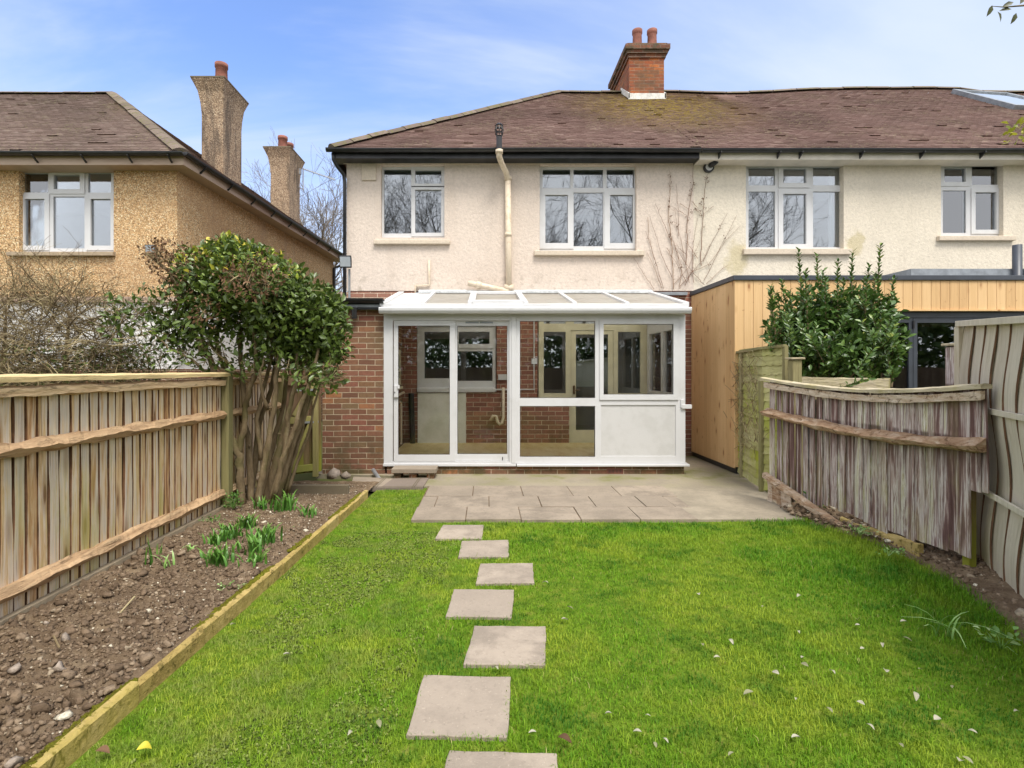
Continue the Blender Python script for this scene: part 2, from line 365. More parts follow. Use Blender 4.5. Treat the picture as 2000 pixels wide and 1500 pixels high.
m = N('vinyl_floor', .45, .4); n = m.noise(7, 5, .65, m.pos((1, .35, 1))); m.col(m.ramp(n, [(.3, (.52, .38, .15)), (.5, (.66, .52, .25)), (.7, (.72, .61, .36))])); M_vinyl = m.m
m = N('polycarbonate', .5, .3)
tr = m.n('ShaderNodeBsdfTransparent'); tr.inputs[0].default_value = (.97, .96, .93, 1); mx = m.n('ShaderNodeMixShader'); mx.inputs[0].default_value = .62
k = m.mix(m.rng(m.noise(3, 4), .4, .7), (.86, .83, .77), (.76, .72, .65)); m.col(k); tl = m.n('ShaderNodeBsdfTranslucent'); m.set(tl.inputs[0], k); m2 = m.n('ShaderNodeMixShader'); m2.inputs[0].default_value = .62
m.t.links.new(m.b.outputs[0], m2.inputs[1]); m.t.links.new(tl.outputs[0], m2.inputs[2]); m.t.links.new(tr.outputs[0], mx.inputs[1]); m.t.links.new(m2.outputs[0], mx.inputs[2]); m.t.links.new(mx.outputs[0], m.o.inputs[0]); M_poly = m.m

def glass_mat(name, tint, base, ior=1.5, rough=.0, wob=.0025):
    m = N(name); m.t.nodes.remove(m.b)
    tr = m.n('ShaderNodeBsdfTransparent'); tr.inputs[0].default_value = (*tint, 1); gl = m.n('ShaderNodeBsdfGlossy'); gl.inputs['Roughness'].default_value = rough
    gl.inputs[0].default_value = (.95, .97, 1, 1)
    bp = m.n('ShaderNodeBump'); bp.inputs['Distance'].default_value = wob; m.set(bp.inputs['Height'], m.noise(1.1, 2)); m.t.links.new(bp.outputs[0], gl.inputs['Normal'])
    fr = m.n('ShaderNodeFresnel'); fr.inputs[0].default_value = ior
    f = m.math('ADD', fr.outputs[0], base, True); mx = m.n('ShaderNodeMixShader'); m.set(mx.inputs[0], f)
    m.t.links.new(tr.outputs[0], mx.inputs[1]); m.t.links.new(gl.outputs[0], mx.inputs[2]); m.t.links.new(mx.outputs[0], m.o.inputs[0]); return m.m
M_glass = glass_mat('window_glass', (.80, .84, .86), .14, wob=.0014)
M_glass_c = glass_mat('conservatory_glass', (.98, .99, .985), -.018, wob=.0005)
M_glass_b = glass_mat('bifold_glass', (.62, .64, .66), .12)
M_sky = glass_mat('rooflight_glass', (.35, .37, .4), .8)

def wood(name, stops, grain=(14, 14, .8), dark=(.05, .035, .02), green=0., gz=(.7, .0), greencol=(.17, .20, .02), crack=.5, bumpd=.006, gn=.5, spread=(.50, .75), under=(), knots=0):
    m = N(name, .88, .2); a = m.attr(); g = m.noise(2.2, 6, .65, m.pos(grain), .4)
    f = m.math('ADD', m.math('MULTIPLY', a, spread[0]), m.math('MULTIPLY', m.math('SUBTRACT', g, .5), spread[1]*2)); k = m.ramp(m.math('ADD', f, .5 - spread[0]/2), stops)
    cr = m.noise(3.2, 6, .7, m.pos((grain[0]*1.6, grain[1]*1.6, grain[2]*.6)), .6); k = m.mix(m.rng(cr, .53, .66, 0, crack), k, dark)
    if knots: kv = m.voro(2.1, m.pos((4., 4., .85))); k = m.mix(m.rng(kv, .16, .07, 0, .9), k, (.07, .03, .015)); k = m.mix(m.rng(kv, .36, .16, 0, .5), k, (.24, .12, .055))
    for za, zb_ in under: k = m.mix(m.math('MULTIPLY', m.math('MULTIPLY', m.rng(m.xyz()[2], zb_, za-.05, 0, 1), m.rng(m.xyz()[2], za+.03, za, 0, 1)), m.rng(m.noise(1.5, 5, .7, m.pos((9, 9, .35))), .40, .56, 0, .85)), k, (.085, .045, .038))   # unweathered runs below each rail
    if green:
        z = m.xyz()[2]; k = m.mix(m.math('MULTIPLY', m.math('MULTIPLY', m.rng(m.noise(1.7, 5, .7, m.pos((2.2, 2.2, .7))), gn-.1, gn+.14), m.rng(m.math('FRACT', m.math('MULTIPLY', a, 7.3)), .1, .9, .25, 1)), m.rng(z, gz[0], gz[1], .12, green)), k, greencol)
    m.col(k); m.bump(m.math('ADD', g, cr), bumpd); return m.m
M_fence = wood('weathered_fence_wood', [(0, (.227, .108, .051)), (.20, (.499, .295, .142)), (.36, (.635, .499, .340)), (.5, (.589, .516, .442)), (.64, (.703, .579, .431)), (.8, (.567, .374, .181)), (1, (.748, .601, .396))], green=.62, gz=(1.5, .30), greencol=(.408, .379, .096), gn=.48, crack=.6, dark=(.215, .108, .051), spread=(.58, .85), grain=(11, 11, .7), knots=1)
M_fedge = plain('rusty_board_edge', (.21, .105, .05), .9, .35, 7, bump=.004); M_gapshade = plain('gap_shade_brown', (.045, .028, .018), .9, .3, 5)  # second one: near-black colour standing in for shade between the fence boards
M_rail = wood('split_rail_wood', [(0, (.285, .178, .096)), (.4, (.499, .334, .192)), (.7, (.594, .427, .249)), (1, (.665, .506, .327))], grain=(8, 1.0, 14), crack=.55, bumpd=.012)
M_cap = wood('pale_capping_wood', [(0, (.447, .310, .149)), (.5, (.646, .497, .260)), (1, (.720, .571, .335))], grain=(12, 1., 12), crack=.25, green=.5, gz=(2, 1.2), greencol=(.373, .310, .062))
M_post = wood('mossy_post_wood', [(0, (.19, .16, .08)), (.5, (.27, .24, .12)), (1, (.36, .31, .18))], green=.8, gz=(2.2, .0), greencol=(.20, .20, .07), gn=.46)
M_gate = wood('dark_gate_wood', [(0, (.094, .055, .033)), (.5, (.165, .099, .061)), (1, (.242, .165, .099))], green=1., gz=(.75, .05), greencol=(.253, .264, .033), gn=.42)
M_gatef = wood('mossy_gate_frame', [(0, (.20, .16, .07)), (.5, (.31, .26, .11)), (1, (.38, .32, .16))], green=1., gz=(1.5, .0), greencol=(.27, .27, .06), gn=.40)
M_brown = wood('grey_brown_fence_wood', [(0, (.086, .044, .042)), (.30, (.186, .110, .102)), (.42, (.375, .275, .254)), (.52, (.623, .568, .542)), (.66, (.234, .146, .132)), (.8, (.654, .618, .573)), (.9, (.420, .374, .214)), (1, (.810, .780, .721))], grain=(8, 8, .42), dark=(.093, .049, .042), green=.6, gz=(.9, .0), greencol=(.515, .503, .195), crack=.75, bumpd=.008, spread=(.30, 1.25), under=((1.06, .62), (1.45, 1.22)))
M_brownr = wood('rotten_rail_wood', [(0, (.202, .108, .057)), (.35, (.405, .266, .164)), (.65, (.582, .468, .354)), (1, (.708, .607, .506))], grain=(3, 3, 12), dark=(.114, .057, .025), crack=.8, bumpd=.02)
M_browncap = wood('mossy_pale_capping', [(0, (.302, .235, .134)), (.5, (.470, .403, .280)), (1, (.582, .515, .381))], grain=(2, 2, 14), dark=(.134, .112, .056), green=.7, gz=(2, 1.2), greencol=(.358, .314, .101), crack=.5, bumpd=.01)
M_woven = wood('silver_grey_slats', [(0, (.460, .403, .304)), (.5, (.575, .521, .420)), (1, (.667, .610, .504))], grain=(7, 7, .9), crack=.35, dark=(.253, .202, .126), green=.6, gz=(1.0, .0), greencol=(.391, .347, .137), bumpd=.004)
M_slatedge = plain('brown_slat_edge', (.13, .068, .035), .9, .3, 6)
M_lap = wood('algae_lap_panel', [(0, (.286, .260, .115)), (.5, (.429, .403, .196)), (1, (.546, .507, .299))], grain=(2., 2., 12), crack=.35, green=1., gz=(2.6, .2), greencol=(.325, .364, .034), gn=.46, bumpd=.006)
M_edge = wood('yellow_edging_wood', [(0, (.299, .207, .069)), (.5, (.437, .322, .115)), (1, (.517, .391, .172))], grain=(5, 5, 9), crack=.9, dark=(.10, .08, .02), green=.6, gz=(.3, -.05), greencol=(.322, .276, .034), bumpd=.012)
m = N('larch_cladding', .65, .3); a = m.attr(); g = m.noise(1.6, 6, .6, m.pos((16, 16, .7)), .8)
k = m.ramp(m.math('ADD', m.math('MULTIPLY', a, .34), m.math('MULTIPLY', g, .62)), [(.15, (.493, .300, .143)), (.45, (.638, .414, .202)), (.75, (.739, .504, .267)), (1, (.784, .564, .325))])
kn = m.voro(2.9, m.pos((2.3, 2.3, .9))); k = m.mix(m.rng(kn, .15, .07, 0, .85), k, (.20, .075, .03)); k = m.mix(m.rng(kn, .30, .13, 0, .4), k, (.40, .20, .08))
k = m.mix(m.rng(m.noise(11, 3), .66, .72, 0, .5), k, (.34, .17, .07)); m.col(k); m.bump(g, .002); M_larch = m.m

def concrete(name, c, rough=.9, moss=0., mosscol=(.13, .135, .03), speck=.5):
    m = N(name, rough, .25); k = m.mix(m.rng(m.noise(2.6, 6, .7), .36, .64), tuple(v*.70 for v in c), tuple(v*1.15 for v in c)); k = m.mix(m.rng(m.noise(7, 6, .7), .55, .70, 0, .5), k, tuple(v*.62 for v in c)); k = m.mix(m.attr(), k, tuple(v*.90 for v in c))
    k = m.mix(m.rng(m.noise(34, 4, .7), .54, .72, 0, speck), k, tuple(v*.55 for v in c)); k = m.mix(m.rng(m.noise(80, 2), .66, .72, 0, .5), k, tuple(min(1, v*1.5) for v in c))
    if moss:
        x, y, z = m.xyz(); mk = m.math('MULTIPLY', m.rng(m.noise(1.3, 5, .65), .40, .66), m.rng(y, 6.9, 7.8, .0, moss)); k = m.mix(mk, k, mosscol)
    m.col(k); m.bump(m.noise(60, 4, .65), .004); return m.m
M_slab = concrete('patio_slab', (.30, .247, .188), speck=.7); M_step = concrete('stepping_slab', (.345, .287, .226), speck=.45)
M_conc = concrete('patio_concrete', (.323, .276, .204), moss=.85); M_kerb = concrete('old_kerb_concrete', (.170, .140, .093))
M_drain = concrete('drain_cover_steel', (.23, .185, .15)); M_gravelb = concrete('gravel_board_concrete', (.37, .30, .205))

m = N('lawn_grass', .65, .25); a = m.attr(); x, y, z = m.xyz()
k = m.ramp(a, [(0, (.060, .145, .006)), (.35, (.135, .295, .011)), (.7, (.215, .40, .016)), (.93, (.32, .47, .035)), (1, (.48, .43, .17))])
k = m.mix(m.rng(m.noise(.9, 5, .65), .45, .58, 0, .85), k, (.36, .44, .035)); k = m.mix(m.rng(m.noise(2.3, 5, .65), .50, .61, 0, .8), k, (.035, .15, .008)); k = m.mix(m.rng(m.noise(7, 4, .6), .56, .68, 0, .55), k, (.36, .40, .06))
k = m.mix(m.rng(m.math('ADD', x, m.math('MULTIPLY', y, .25)), 1.8, 4.0, 0, .28), k, (.06, .22, .008))
k = m.mix(m.math('MULTIPLY', m.rng(m.noise(4.6, 5, .7), .42, .60), m.rng(m.math('ADD', x, m.math('MULTIPLY', y, -.22)), -.75, -1.7, 0, .7)), k, (.30, .335, .085))
m.col(k)
m.b.inputs['Subsurface Weight'].default_value = 0
tl = m.n('ShaderNodeBsdfTranslucent'); m.set(tl.inputs[0], k); mx = m.n('ShaderNodeMixShader'); mx.inputs[0].default_value = .3
m.t.links.new(m.b.outputs[0], mx.inputs[1]); m.t.links.new(tl.outputs[0], mx.inputs[2]); m.t.links.new(mx.outputs[0], m.o.inputs[0]); M_grass = m.m
m = N('lawn_soil', .95, .1); k = m.ramp(m.noise(9, 6, .7), [(.3, (.075, .131, .013)), (.5, (.138, .225, .018)), (.62, (.200, .250, .031)), (.75, (.200, .163, .069))]); m.col(k); m.bump(m.noise(45, 4, .7), .03); M_lawn = m.m
m = N('far_ground', .95, .1); m.col(m.ramp(m.noise(.6, 5, .6), [(.3, (.06, .08, .02)), (.7, (.12, .11, .05))])); M_ground = m.m
m = N('garden_soil', .97, .1); k = m.ramp(m.noise(7, 6, .7), [(.25, (.111, .073, .046)), (.5, (.207, .146, .092)), (.75, (.326, .243, .155))]); k = m.mix(m.rng(m.noise(60, 3, .6), .62, .70, 0, .8), k, (.445, .356, .230))
m.col(k); m.bump(m.noise(38, 6, .75), .03); M_soil = m.m
m = N('soil_crumbs', .97, .1); k = m.ramp(m.attr(), [(0, (.109, .075, .048)), (.55, (.206, .146, .096)), (.86, (.302, .229, .156)), (.93, (.577, .501, .371)), (1, (.852, .815, .663))]); m.col(m.mix(m.rng(m.noise(40, 4), .4, .7, 0, .6), k, (.109, .079, .053))); m.bump(m.noise(70, 4), .008); M_crumb = m.m

def leaf_mat(name, stops, rough=.36, trans=.18, spec=.5):
    m = N(name, rough, spec); k = m.ramp(m.attr(), stops); k = m.mix(m.rng(m.noise(30, 3), .4, .7, 0, .3), k, tuple(c*.6 for c in stops[len(stops)//2][1])); m.col(k)
    tl = m.n('ShaderNodeBsdfTranslucent'); m.set(tl.inputs[0], k); mx = m.n('ShaderNodeMixShader'); mx.inputs[0].default_value = trans
    m.t.links.new(m.b.outputs[0], mx.inputs[1]); m.t.links.new(tl.outputs[0], mx.inputs[2]); m.t.links.new(mx.outputs[0], m.o.inputs[0]); return m.m
M_laurel = leaf_mat('laurel_leaf', [(0, (.060, .094, .020)), (.45, (.098, .152, .028)), (.8, (.163, .228, .036)), (.94, (.354, .439, .049)), (1, (.736, .572, .084))])
M_bay = leaf_mat('bay_leaf', [(0, (.043, .089, .021)), (.5, (.077, .149, .030)), (.85, (.145, .234, .045)), (1, (.386, .437, .090))], .33)
M_dead = leaf_mat('dead_leaf', [(0, (.10, .055, .03)), (.6, (.22, .125, .07)), (1, (.36, .24, .15))], .8, .2, .2)
M_bulb = leaf_mat('bulb_leaf', [(0, (.046, .130, .022)), (.6, (.098, .247, .036)), (1, (.221, .403, .060))], .4, .2)
M_weed = leaf_mat('weed_leaf', [(0, (.121, .257, .054)), (.6, (.257, .459, .108)), (1, (.540, .675, .324))], .5, .25)
M_fallen = leaf_mat('fallen_pale_leaf', [(0, (.296, .289, .156)), (.5, (.429, .406, .289)), (1, (.562, .515, .421))], .6, .25)
M_yellow = leaf_mat('fallen_yellow_leaf', [(0, (.62, .55, .03)), (1, (.72, .62, .06))], .6, .25)
M_young = leaf_mat('young_yellow_leaf', [(0, (.16, .20, .02)), (.5, (.36, .36, .03)), (1, (.50, .46, .06))], .5, .3)
M_olive = leaf_mat('olive_leaf', [(0, (.055, .065, .025)), (1, (.11, .12, .045))], .5, .2)
m = N('shrub_bark', .85, .2); k = m.ramp(m.noise(5, 6, .65, m.pos((3, 3, .8))), [(.3, (.099, .071, .041)), (.5, (.186, .137, .078)), (.7, (.274, .215, .132))]); k = m.mix(m.rng(m.noise(3.5, 5, .6), .5, .66, 0, .6), k, (.124, .116, .041)); m.col(k); m.bump(m.noise(40, 5, .7), .01); M_bark = m.m
m = N('twig_bark', .85, .2); m.col(m.ramp(m.attr(), [(0, (.07, .05, .03)), (.5, (.19, .14, .08)), (.8, (.34, .27, .14)), (1, (.48, .40, .23))])); M_twig = m.m
m = N('creeper_stem', .9, .2); m.col(m.ramp(m.attr(), [(0, (.15, .075, .05)), (1, (.27, .17, .11))])); M_creep = m.m
m = N('tree_bark_far', .9, .2); m.col(m.ramp(m.attr(), [(0, (.13, .10, .075)), (1, (.24, .20, .15))])); M_tree = m.m
m = N('lawn_moss_green', .95, .1); m.col(m.ramp(m.attr(), [(0, (.045, .060, .015)), (.6, (.14, .19, .035)), (1, (.26, .30, .09))])); M_lawnmoss = m.m
m = N('moss', .95, .1); m.col(m.ramp(m.noise(16, 5, .7), [(.3, (.13, .10, .02)), (.55, (.20, .20, .02)), (.75, (.30, .31, .03))])); m.bump(m.noise(120, 4, .7), .02); M_moss = m.m
M_stone = plain('flint_stone', (.30, .245, .195), .8, .3, 20, bump=.006)

# ------------------------------------------------------------------ ground, lawn, patio, soil
WY = 9.8                                              # plane of the house backs
mb = MB(); mb.add([(-150, -150, -.06), (150, -150, -.06), (150, 150, -.06), (-150, 150, -.06)], [(0, 1, 2, 3)]); tag(mb.build('ground', M_ground), kind='structure')

FX = -2.96                                            # line of the long fence on the left
E0, E1 = Vector((-1.85, 1.0)), Vector((-1.58, 6.99))  # garden edging: a point near the camera and its far end
def edge_x(y): return E0.x + (E1.x - E0.x) * (y - E0.y) / (E1.y - E0.y)
edge_x = lambda y: X(80, G(80, 1490, .08)[1]) + (y - G(80, 1490, .08)[1]) * ((G(715, 962, .06)[0] - G(80, 1490, .08)[0]) / (G(715, 962, .06)[1] - G(80, 1490, .08)[1]))
EY1 = G(715, 962, .06)[1]
# right-hand border of the lawn
LB = [(1.6, -1.0), (2.75, 2.2), (3.36, 3.35), (3.56, 3.9), (3.70, 4.5), (3.66, 5.0), (3.52, 5.4), (3.36, 5.72)]
def lawn_right(y):
    ys = [p[1] for p in LB]; xs = [p[0] for p in LB]; return np.interp(y, ys, xs)
PY0 = G(1000, 1018)[1]; PY1 = G(1000, 951)[1]           # paved rows, near and far
PXL, PXR = G(800, 1018)[0], G(1345, 1012)[0]
def lawn_h(x, y): return .012 * (fbm(x*1.3, y*1.3, 3, 3) - .5) 
nx, ny = 60, 110; gx, gy = np.meshgrid(np.linspace(0, 1, nx), np.linspace(-4.0, 7.35, ny))
xl = edge_x(gy) + .02; xr = lawn_right(gy) + .10; GX = xl + (xr - xl)*gx; V = np.stack([GX, gy, lawn_h(GX, gy) - .012], -1).reshape(-1, 3)
idx = np.arange(nx*ny).reshape(ny, nx); T = np.stack([idx[:-1, :-1], idx[:-1, 1:], idx[1:, 1:], idx[1:, :-1]], -1).reshape(-1, 4)
tag(np_mesh('lawn', V, T, rng.random(len(V)), M_lawn, smooth=True), kind='structure')

STONES = [((865, 1024), (945, 1024), (942, 1051), (849, 1051)), ((902, 1055), (993, 1053), (994, 1086), (895, 1087)), ((938, 1099), (1041, 1098), (1043, 1137), (929, 1138)),
          ((886, 1149), (1004, 1150), (1000, 1204), (870, 1202)), ((927, 1220), (1066, 1221), (1066, 1297), (905, 1296)), ((828, 1316), (998, 1319), (991, 1438), (793, 1433)),
          ((877, 1462), (1088, 1469), (1096, 1620), (842, 1610))]
stone_lab = ['square grey stepping slab touching the edge of the patio, farthest in the lawn', 'second grey stepping slab out from the patio, chipped dark spot near one corner',
             'third grey stepping slab from the patio, set furthest right of the first three', 'fourth grey stepping slab from the patio, set left between two wider offsets',
             'fifth grey stepping slab from the patio, second last full one before the camera', 'largest whole grey stepping slab in the lawn, tilted, nearest the camera',
             'grey stepping slab cut off by the bottom edge of the photo']
stone_xy = []
for i, q in enumerate(STONES):
    c = [Vector((*G(*p, .012), 0)) for p in q]; cen = sum(c, Vector()) / 4; stone_xy.append([(p.x, p.y) for p in c])
    cc = c[::-1]; cc = [cc[0], cc[1], cc[2], cc[3]]; mb = MB()
    # slab with slightly worn edges
    ring = []
    for k in range(4):
        a, b = cc[k], cc[(k+1) % 4]; nrm = Vector(((b-a).y, -(b-a).x, 0)).normalized()
        for t in np.linspace(0, 1, 9)[:-1]: ring.append(a.lerp(b, t) + nrm * R.uniform(-.004, .003))
    n = len(ring); mb.add([(p.x, p.y, .007) for p in ring] + [(p.x, p.y, -.04) for p in ring], [tuple(range(n)), tuple(range(2*n-1, n-1, -1))] + [(k, k+n, (k+1) % n + n, (k+1) % n) for k in range(n)], (.1, .5, .3, .8, .2, .6, .4)[i])
    tag(mb.build('stepping_stone', M_step, org=(cen.x, cen.y, 0), bevel=.004), stone_lab[i], 'stepping stone', 'stepping stones across the lawn')

# patio: concrete base sheet, three rows of slabs, plain concrete to the right
mb = MB()
pts = [(PXL - .05, PY1 - .02), (2.13, PY1 - .02), (2.2, PY0 + .02), (3.38, PY0 + .03), (3.62, 6.85), (4.02, 8.8), (4.0, WY + .05), (-2.6, WY + .05), (-2.6, 8.12), (X(830, 7.3), 7.9), (PXL - .1, 7.28)]
n = len(pts); mb.add([(x, y, .012) for x, y in pts] + [(x, y, -.1) for x, y in pts], [tuple(range(n))] + [(k, k+n, (k+1) % n + n, (k+1) % n) for k in range(n)], .4)
pat = tag(mb.build('patio', [M_conc, M_slab, M_kerb]), kind='structure')
mb = MB(); mb.box(PXL + .02, PXR + .04, PY0 + .02, PY1, -.05, .012, .5); o = mb.build('joint_bed', M_soil, pat)
ry = [G(1000, y)[1] for y in (1018.5, 993, 972, 951)]
rows = [[798, 911, 1015, 1127, 1238, 1346], [812, 852, 955, 1054, 1156, 1250, 1306, 1335], [833, 924, 1019, 1113, 1203, 1308]]
rmid = [1005, 982, 961]; sl = MB()
for j in range(3):
    xs = [X(px, G(1000, rmid[j])[1]) for px in rows[j]]; xs[0] = PXL + .01 + .012*j
    for i in range(len(xs)-1):
        g = .0045; a, b, c, d = xs[i]+g, xs[i+1]-g, ry[j]+.009, ry[j+1]-.009; z = .020 + R.uniform(-.003, .004); dz = [R.uniform(-.003, .003) for _ in range(4)]
        sl.hexa([(a, c, -.03), (b, c, -.03), (b, d, -.03), (a, d, -.03)], [(a, c, z+dz[0]), (b, c, z+dz[1]), (b, d, z+dz[2]), (a, d, z+dz[3])], R.random())
sl.build('paving_slabs', M_slab, pat, bevel=.005)

# soil bed on the left with crumbs, plus the strip of soil under the right-hand fence
def soil_sheet(name, ulist, fx0, fx1, hf, nu=70):
    ys = ulist; uu = np.linspace(0, 1, nu); gu, gyy = np.meshgrid(uu, ys); x0 = fx0(gyy); x1 = fx1(gyy); gxx = x0 + (x1-x0)*gu
    V = np.stack([gxx, gyy, hf(gxx, gyy, gu)], -1).reshape(-1, 3); idx = np.arange(V.shape[0]).reshape(len(ys), nu)
    T = np.stack([idx[:-1, :-1], idx[:-1, 1:], idx[1:, 1:], idx[1:, :-1]], -1).reshape(-1, 4)
    return tag(np_mesh(name, V, T, rng.random(len(V)), M_soil, smooth=True), kind='structure')
def bed_h(x, y, u=None): 
    far = np.clip((y - 4.6)/1.2, 0, 1)
    cl = np.abs(fbm(x*9, y*9, 5, 4) - .47)
    return .02 + .03*fbm(x*1.6, y*1.6, 1, 2) + (1-far*.72)*(.16*np.abs(fbm(x*7, y*7, 9, 3)-.44) + .09*cl)
soil_sheet('soil', np.linspace(.6, 7.45, 560), lambda y: FX + .03 + 0*y, lambda y: edge_x(y) - .02, bed_h, 110)
def bank_h(x, y, u): return -.03 + .035*np.clip(u/.2, 0, 1) + .05*fbm(x*6, y*6, 4, 4)*np.clip(u/.12, 0, 1) + .10*np.clip(u, 0, 1)**1.2 * np.clip((6.2-y)/1., 0, 1)
soil_sheet('soil_bank', np.linspace(2.2, 6.3, 160), lambda y: np.where(y > 5.6, 3.44 + .16*(y-5.6), lawn_right(y) - .10), lambda y: np.interp(y, [2.2, 3.4, 4.2, 4.8, 6.3], [3.1, 3.75, 4.15, 4.5, 3.9]), bank_h, 40)

def crumbs(name, C, r, rnd, mat, kind='stuff', parent=None):
    base = np.array([(1,0,0),(-1,0,0),(0,1,0),(0,-1,0),(0,0,1),(0,0,-1)], float)
    f = np.array([(0,2,4),(2,1,4),(1,3,4),(3,0,4),(2,0,5),(1,2,5),(3,1,5),(0,3,5)])
    # subdivide once
    vs = [tuple(v) for v in base]; cache = {}; fs = []
    def mid(a, b):
        k = (min(a, b), max(a, b))
        if k not in cache:
            v = (np.array(vs[a])+np.array(vs[b])); v /= np.linalg.norm(v); cache[k] = len(vs); vs.append(tuple(v))
        return cache[k]
    for a, b, c in f: ab, bc, ca = mid(a, b), mid(b, c), mid(c, a); fs += [(a, ab, ca), (ab, b, bc), (ca, bc, c), (ab, bc, ca)]
    U = np.array(vs); Tf = np.array(fs); n = len(C); m = len(U)
    jit = 1 + rng.uniform(-.55, .45, (n, m, 1)); sc = rng.uniform(.65, 1.25, (n, 1, 3)); sc[..., 2] *= .75
    V = C[:, None, :] + U[None]*jit*sc*r[:, None, None]
    return tag(np_mesh(name, V.reshape(-1, 3), (np.arange(n)[:, None, None]*m + Tf[None]).reshape(-1, 3), np.repeat(rnd, m), mat, parent), kind=kind)
n = 26000; yy = 1.3 + 6.0*rng.random(n)**1.3; xx = FX + .08 + (edge_x(yy) - FX - .16)*rng.random(n); far = np.clip((yy-4.6)/1.2, 0, 1)
rr = np.exp(rng.normal(np.log(.0058), .62, n)) * (1 - .35*far); rr = np.minimum(rr, .034); rc = rng.random(n)*.90; rc[rng.random(n) < .03 + .13*far] = .96; rr[rc > .93] *= .8
crumbs('soil_crumbs', np.stack([xx, yy, bed_h(xx, yy) + rr*.25], 1), rr, rc, M_crumb)
n = 1500; yy = 2.8 + 3.3*rng.random(n); xa = lawn_right(yy) - .02; xx = xa + .5*rng.random(n)**1.4; rr = np.minimum(np.exp(rng.normal(np.log(.011), .5, n)), .035); rc = rng.random(n)*.97
crumbs('bank_rubble', np.stack([xx, yy, .03 + (xx-xa)*.18 + rr*.3], 1), rr, rc, M_crumb)

# grass blades: one countless mass over the lawn
def blades(n, ylo, yhi, dens_pow, hmin, hmax, w):
    y = ylo + (yhi - ylo)*rng.random(n)**dens_pow; x0 = edge_x(y) + .045; x1 = lawn_right(y) + .07 + .22*(fbm(y*4, y*0+2, 77, 3) - .5) + .06*rng.normal(size=n)*0; x = x0 + (x1-x0)*rng.random(n); return x, y
def point_in_quads(x, y, quads, shrink):
    hit = np.zeros(len(x), bool)
    for q in quads:
        c = np.mean(q, 0); q2 = [(c[0]+(p[0]-c[0])*shrink, c[1]+(p[1]-c[1])*shrink) for p in q]; ins = np.ones(len(x), bool)
        for k in range(4):
            (ax, ay), (bx, by) = q2[k], q2[(k+1) % 4]; ins &= ((bx-ax)*(y-ay) - (by-ay)*(x-ax)) <= 0
        hit |= ins
    return hit
NB = 330000
x, y = blades(NB, 1.25, 7.33, 1.75, 0, 0, 0)
keep = ~point_in_quads(x, y, stone_xy, .97); keep |= (rng.random(NB) < .35) & ~point_in_quads(x, y, stone_xy, .915)
keep &= ~((x > PXL - .005) & (y > PY0 - .012) & (x < PXR + .3)); keep &= ~((x >= PXR + .3) & (y > PY0 + .02 + .03*vnoise(x*6, y*0, 3)))
keep &= ~((x > X(745, 7.1)) & (y > 7.2)); keep &= ~((y > 7.05) & (x < X(748, 7.05)))
thin = fbm(x*1.9, y*1.9, 21, 4); mossy = np.clip((-.75 - x + .2*(y-3))/.9, 0, 1)
keep &= rng.random(NB) > np.clip((thin - .49)*6, 0, .85)*(.35 + .65*mossy)
x, y, thin, mossy = x[keep], y[keep], thin[keep], mossy[keep]; n = len(x)
lush = np.clip(fbm(x*.8+3, y*.8, 33, 3)*1.6 - .2, 0, 1) * (1 - .5*mossy) * (.75 + .45*np.clip((x-.8)/2, 0, 1))
h = (.016 + .030*rng.random(n)**1.5)*(.55 + .9*lush)*(1 + .5*np.clip((x-2.6)/.8, 0, 1)); h *= np.where(rng.random(n) < .02, 1.6, 1)
az = rng.random(n)*2*np.pi; lean = rng.uniform(.15, 1.0, n); w = rng.uniform(.0016, .0036, n)*(1 + .10*y)
d = np.stack([np.cos(az), np.sin(az), 0*az], 1); s = np.stack([-np.sin(az), np.cos(az), 0*az], 1); up = np.array([0, 0, 1.])
B0 = np.stack([x, y, lawn_h(x, y) - .014], 1); H_ = h[:, None]; L_ = lean[:, None]
m1 = B0 + up*H_*.62 + d*H_*L_*.30; tip = B0 + up*H_*(1 - .28*L_) + d*H_*L_*.95
V = np.stack([B0 - s*w[:, None]*.5, B0 + s*w[:, None]*.5, m1 - s*w[:, None]*.42, m1 + s*w[:, None]*.42, tip], 1).reshape(-1, 3)
f = np.array([(0, 1, 3), (0, 3, 2), (2, 3, 4)]); T = (np.arange(n)[:, None, None]*5 + f[None]).reshape(-1, 3)
rv = np.clip(rng.beta(2.2, 2.6, n)*.95, 0, .96); rv[rng.random(n) < .012 + .02*mossy] = 1.
tag(np_mesh('grass', V, T, np.repeat(rv, 5), M_grass), kind='stuff')
# moss cushions and bare crumbs in the thin corner of the lawn by the edging
n = 16000; yy = 1.3 + 4.0*rng.random(n)**1.3; xx = edge_x(yy) + .05 + 1.25*rng.random(n)**1.5; t = fbm(xx*1.9, yy*1.9, 21, 4); kk = (t > .475) & ~point_in_quads(xx, yy, stone_xy, 1.05)
xx, yy = xx[kk], yy[kk]; rr = rng.uniform(.003, .009, len(xx)); crumbs('lawn_moss', np.stack([xx, yy, lawn_h(xx, yy) + rr*.1 - .008], 1), rr, rng.random(len(xx)), M_lawnmoss)

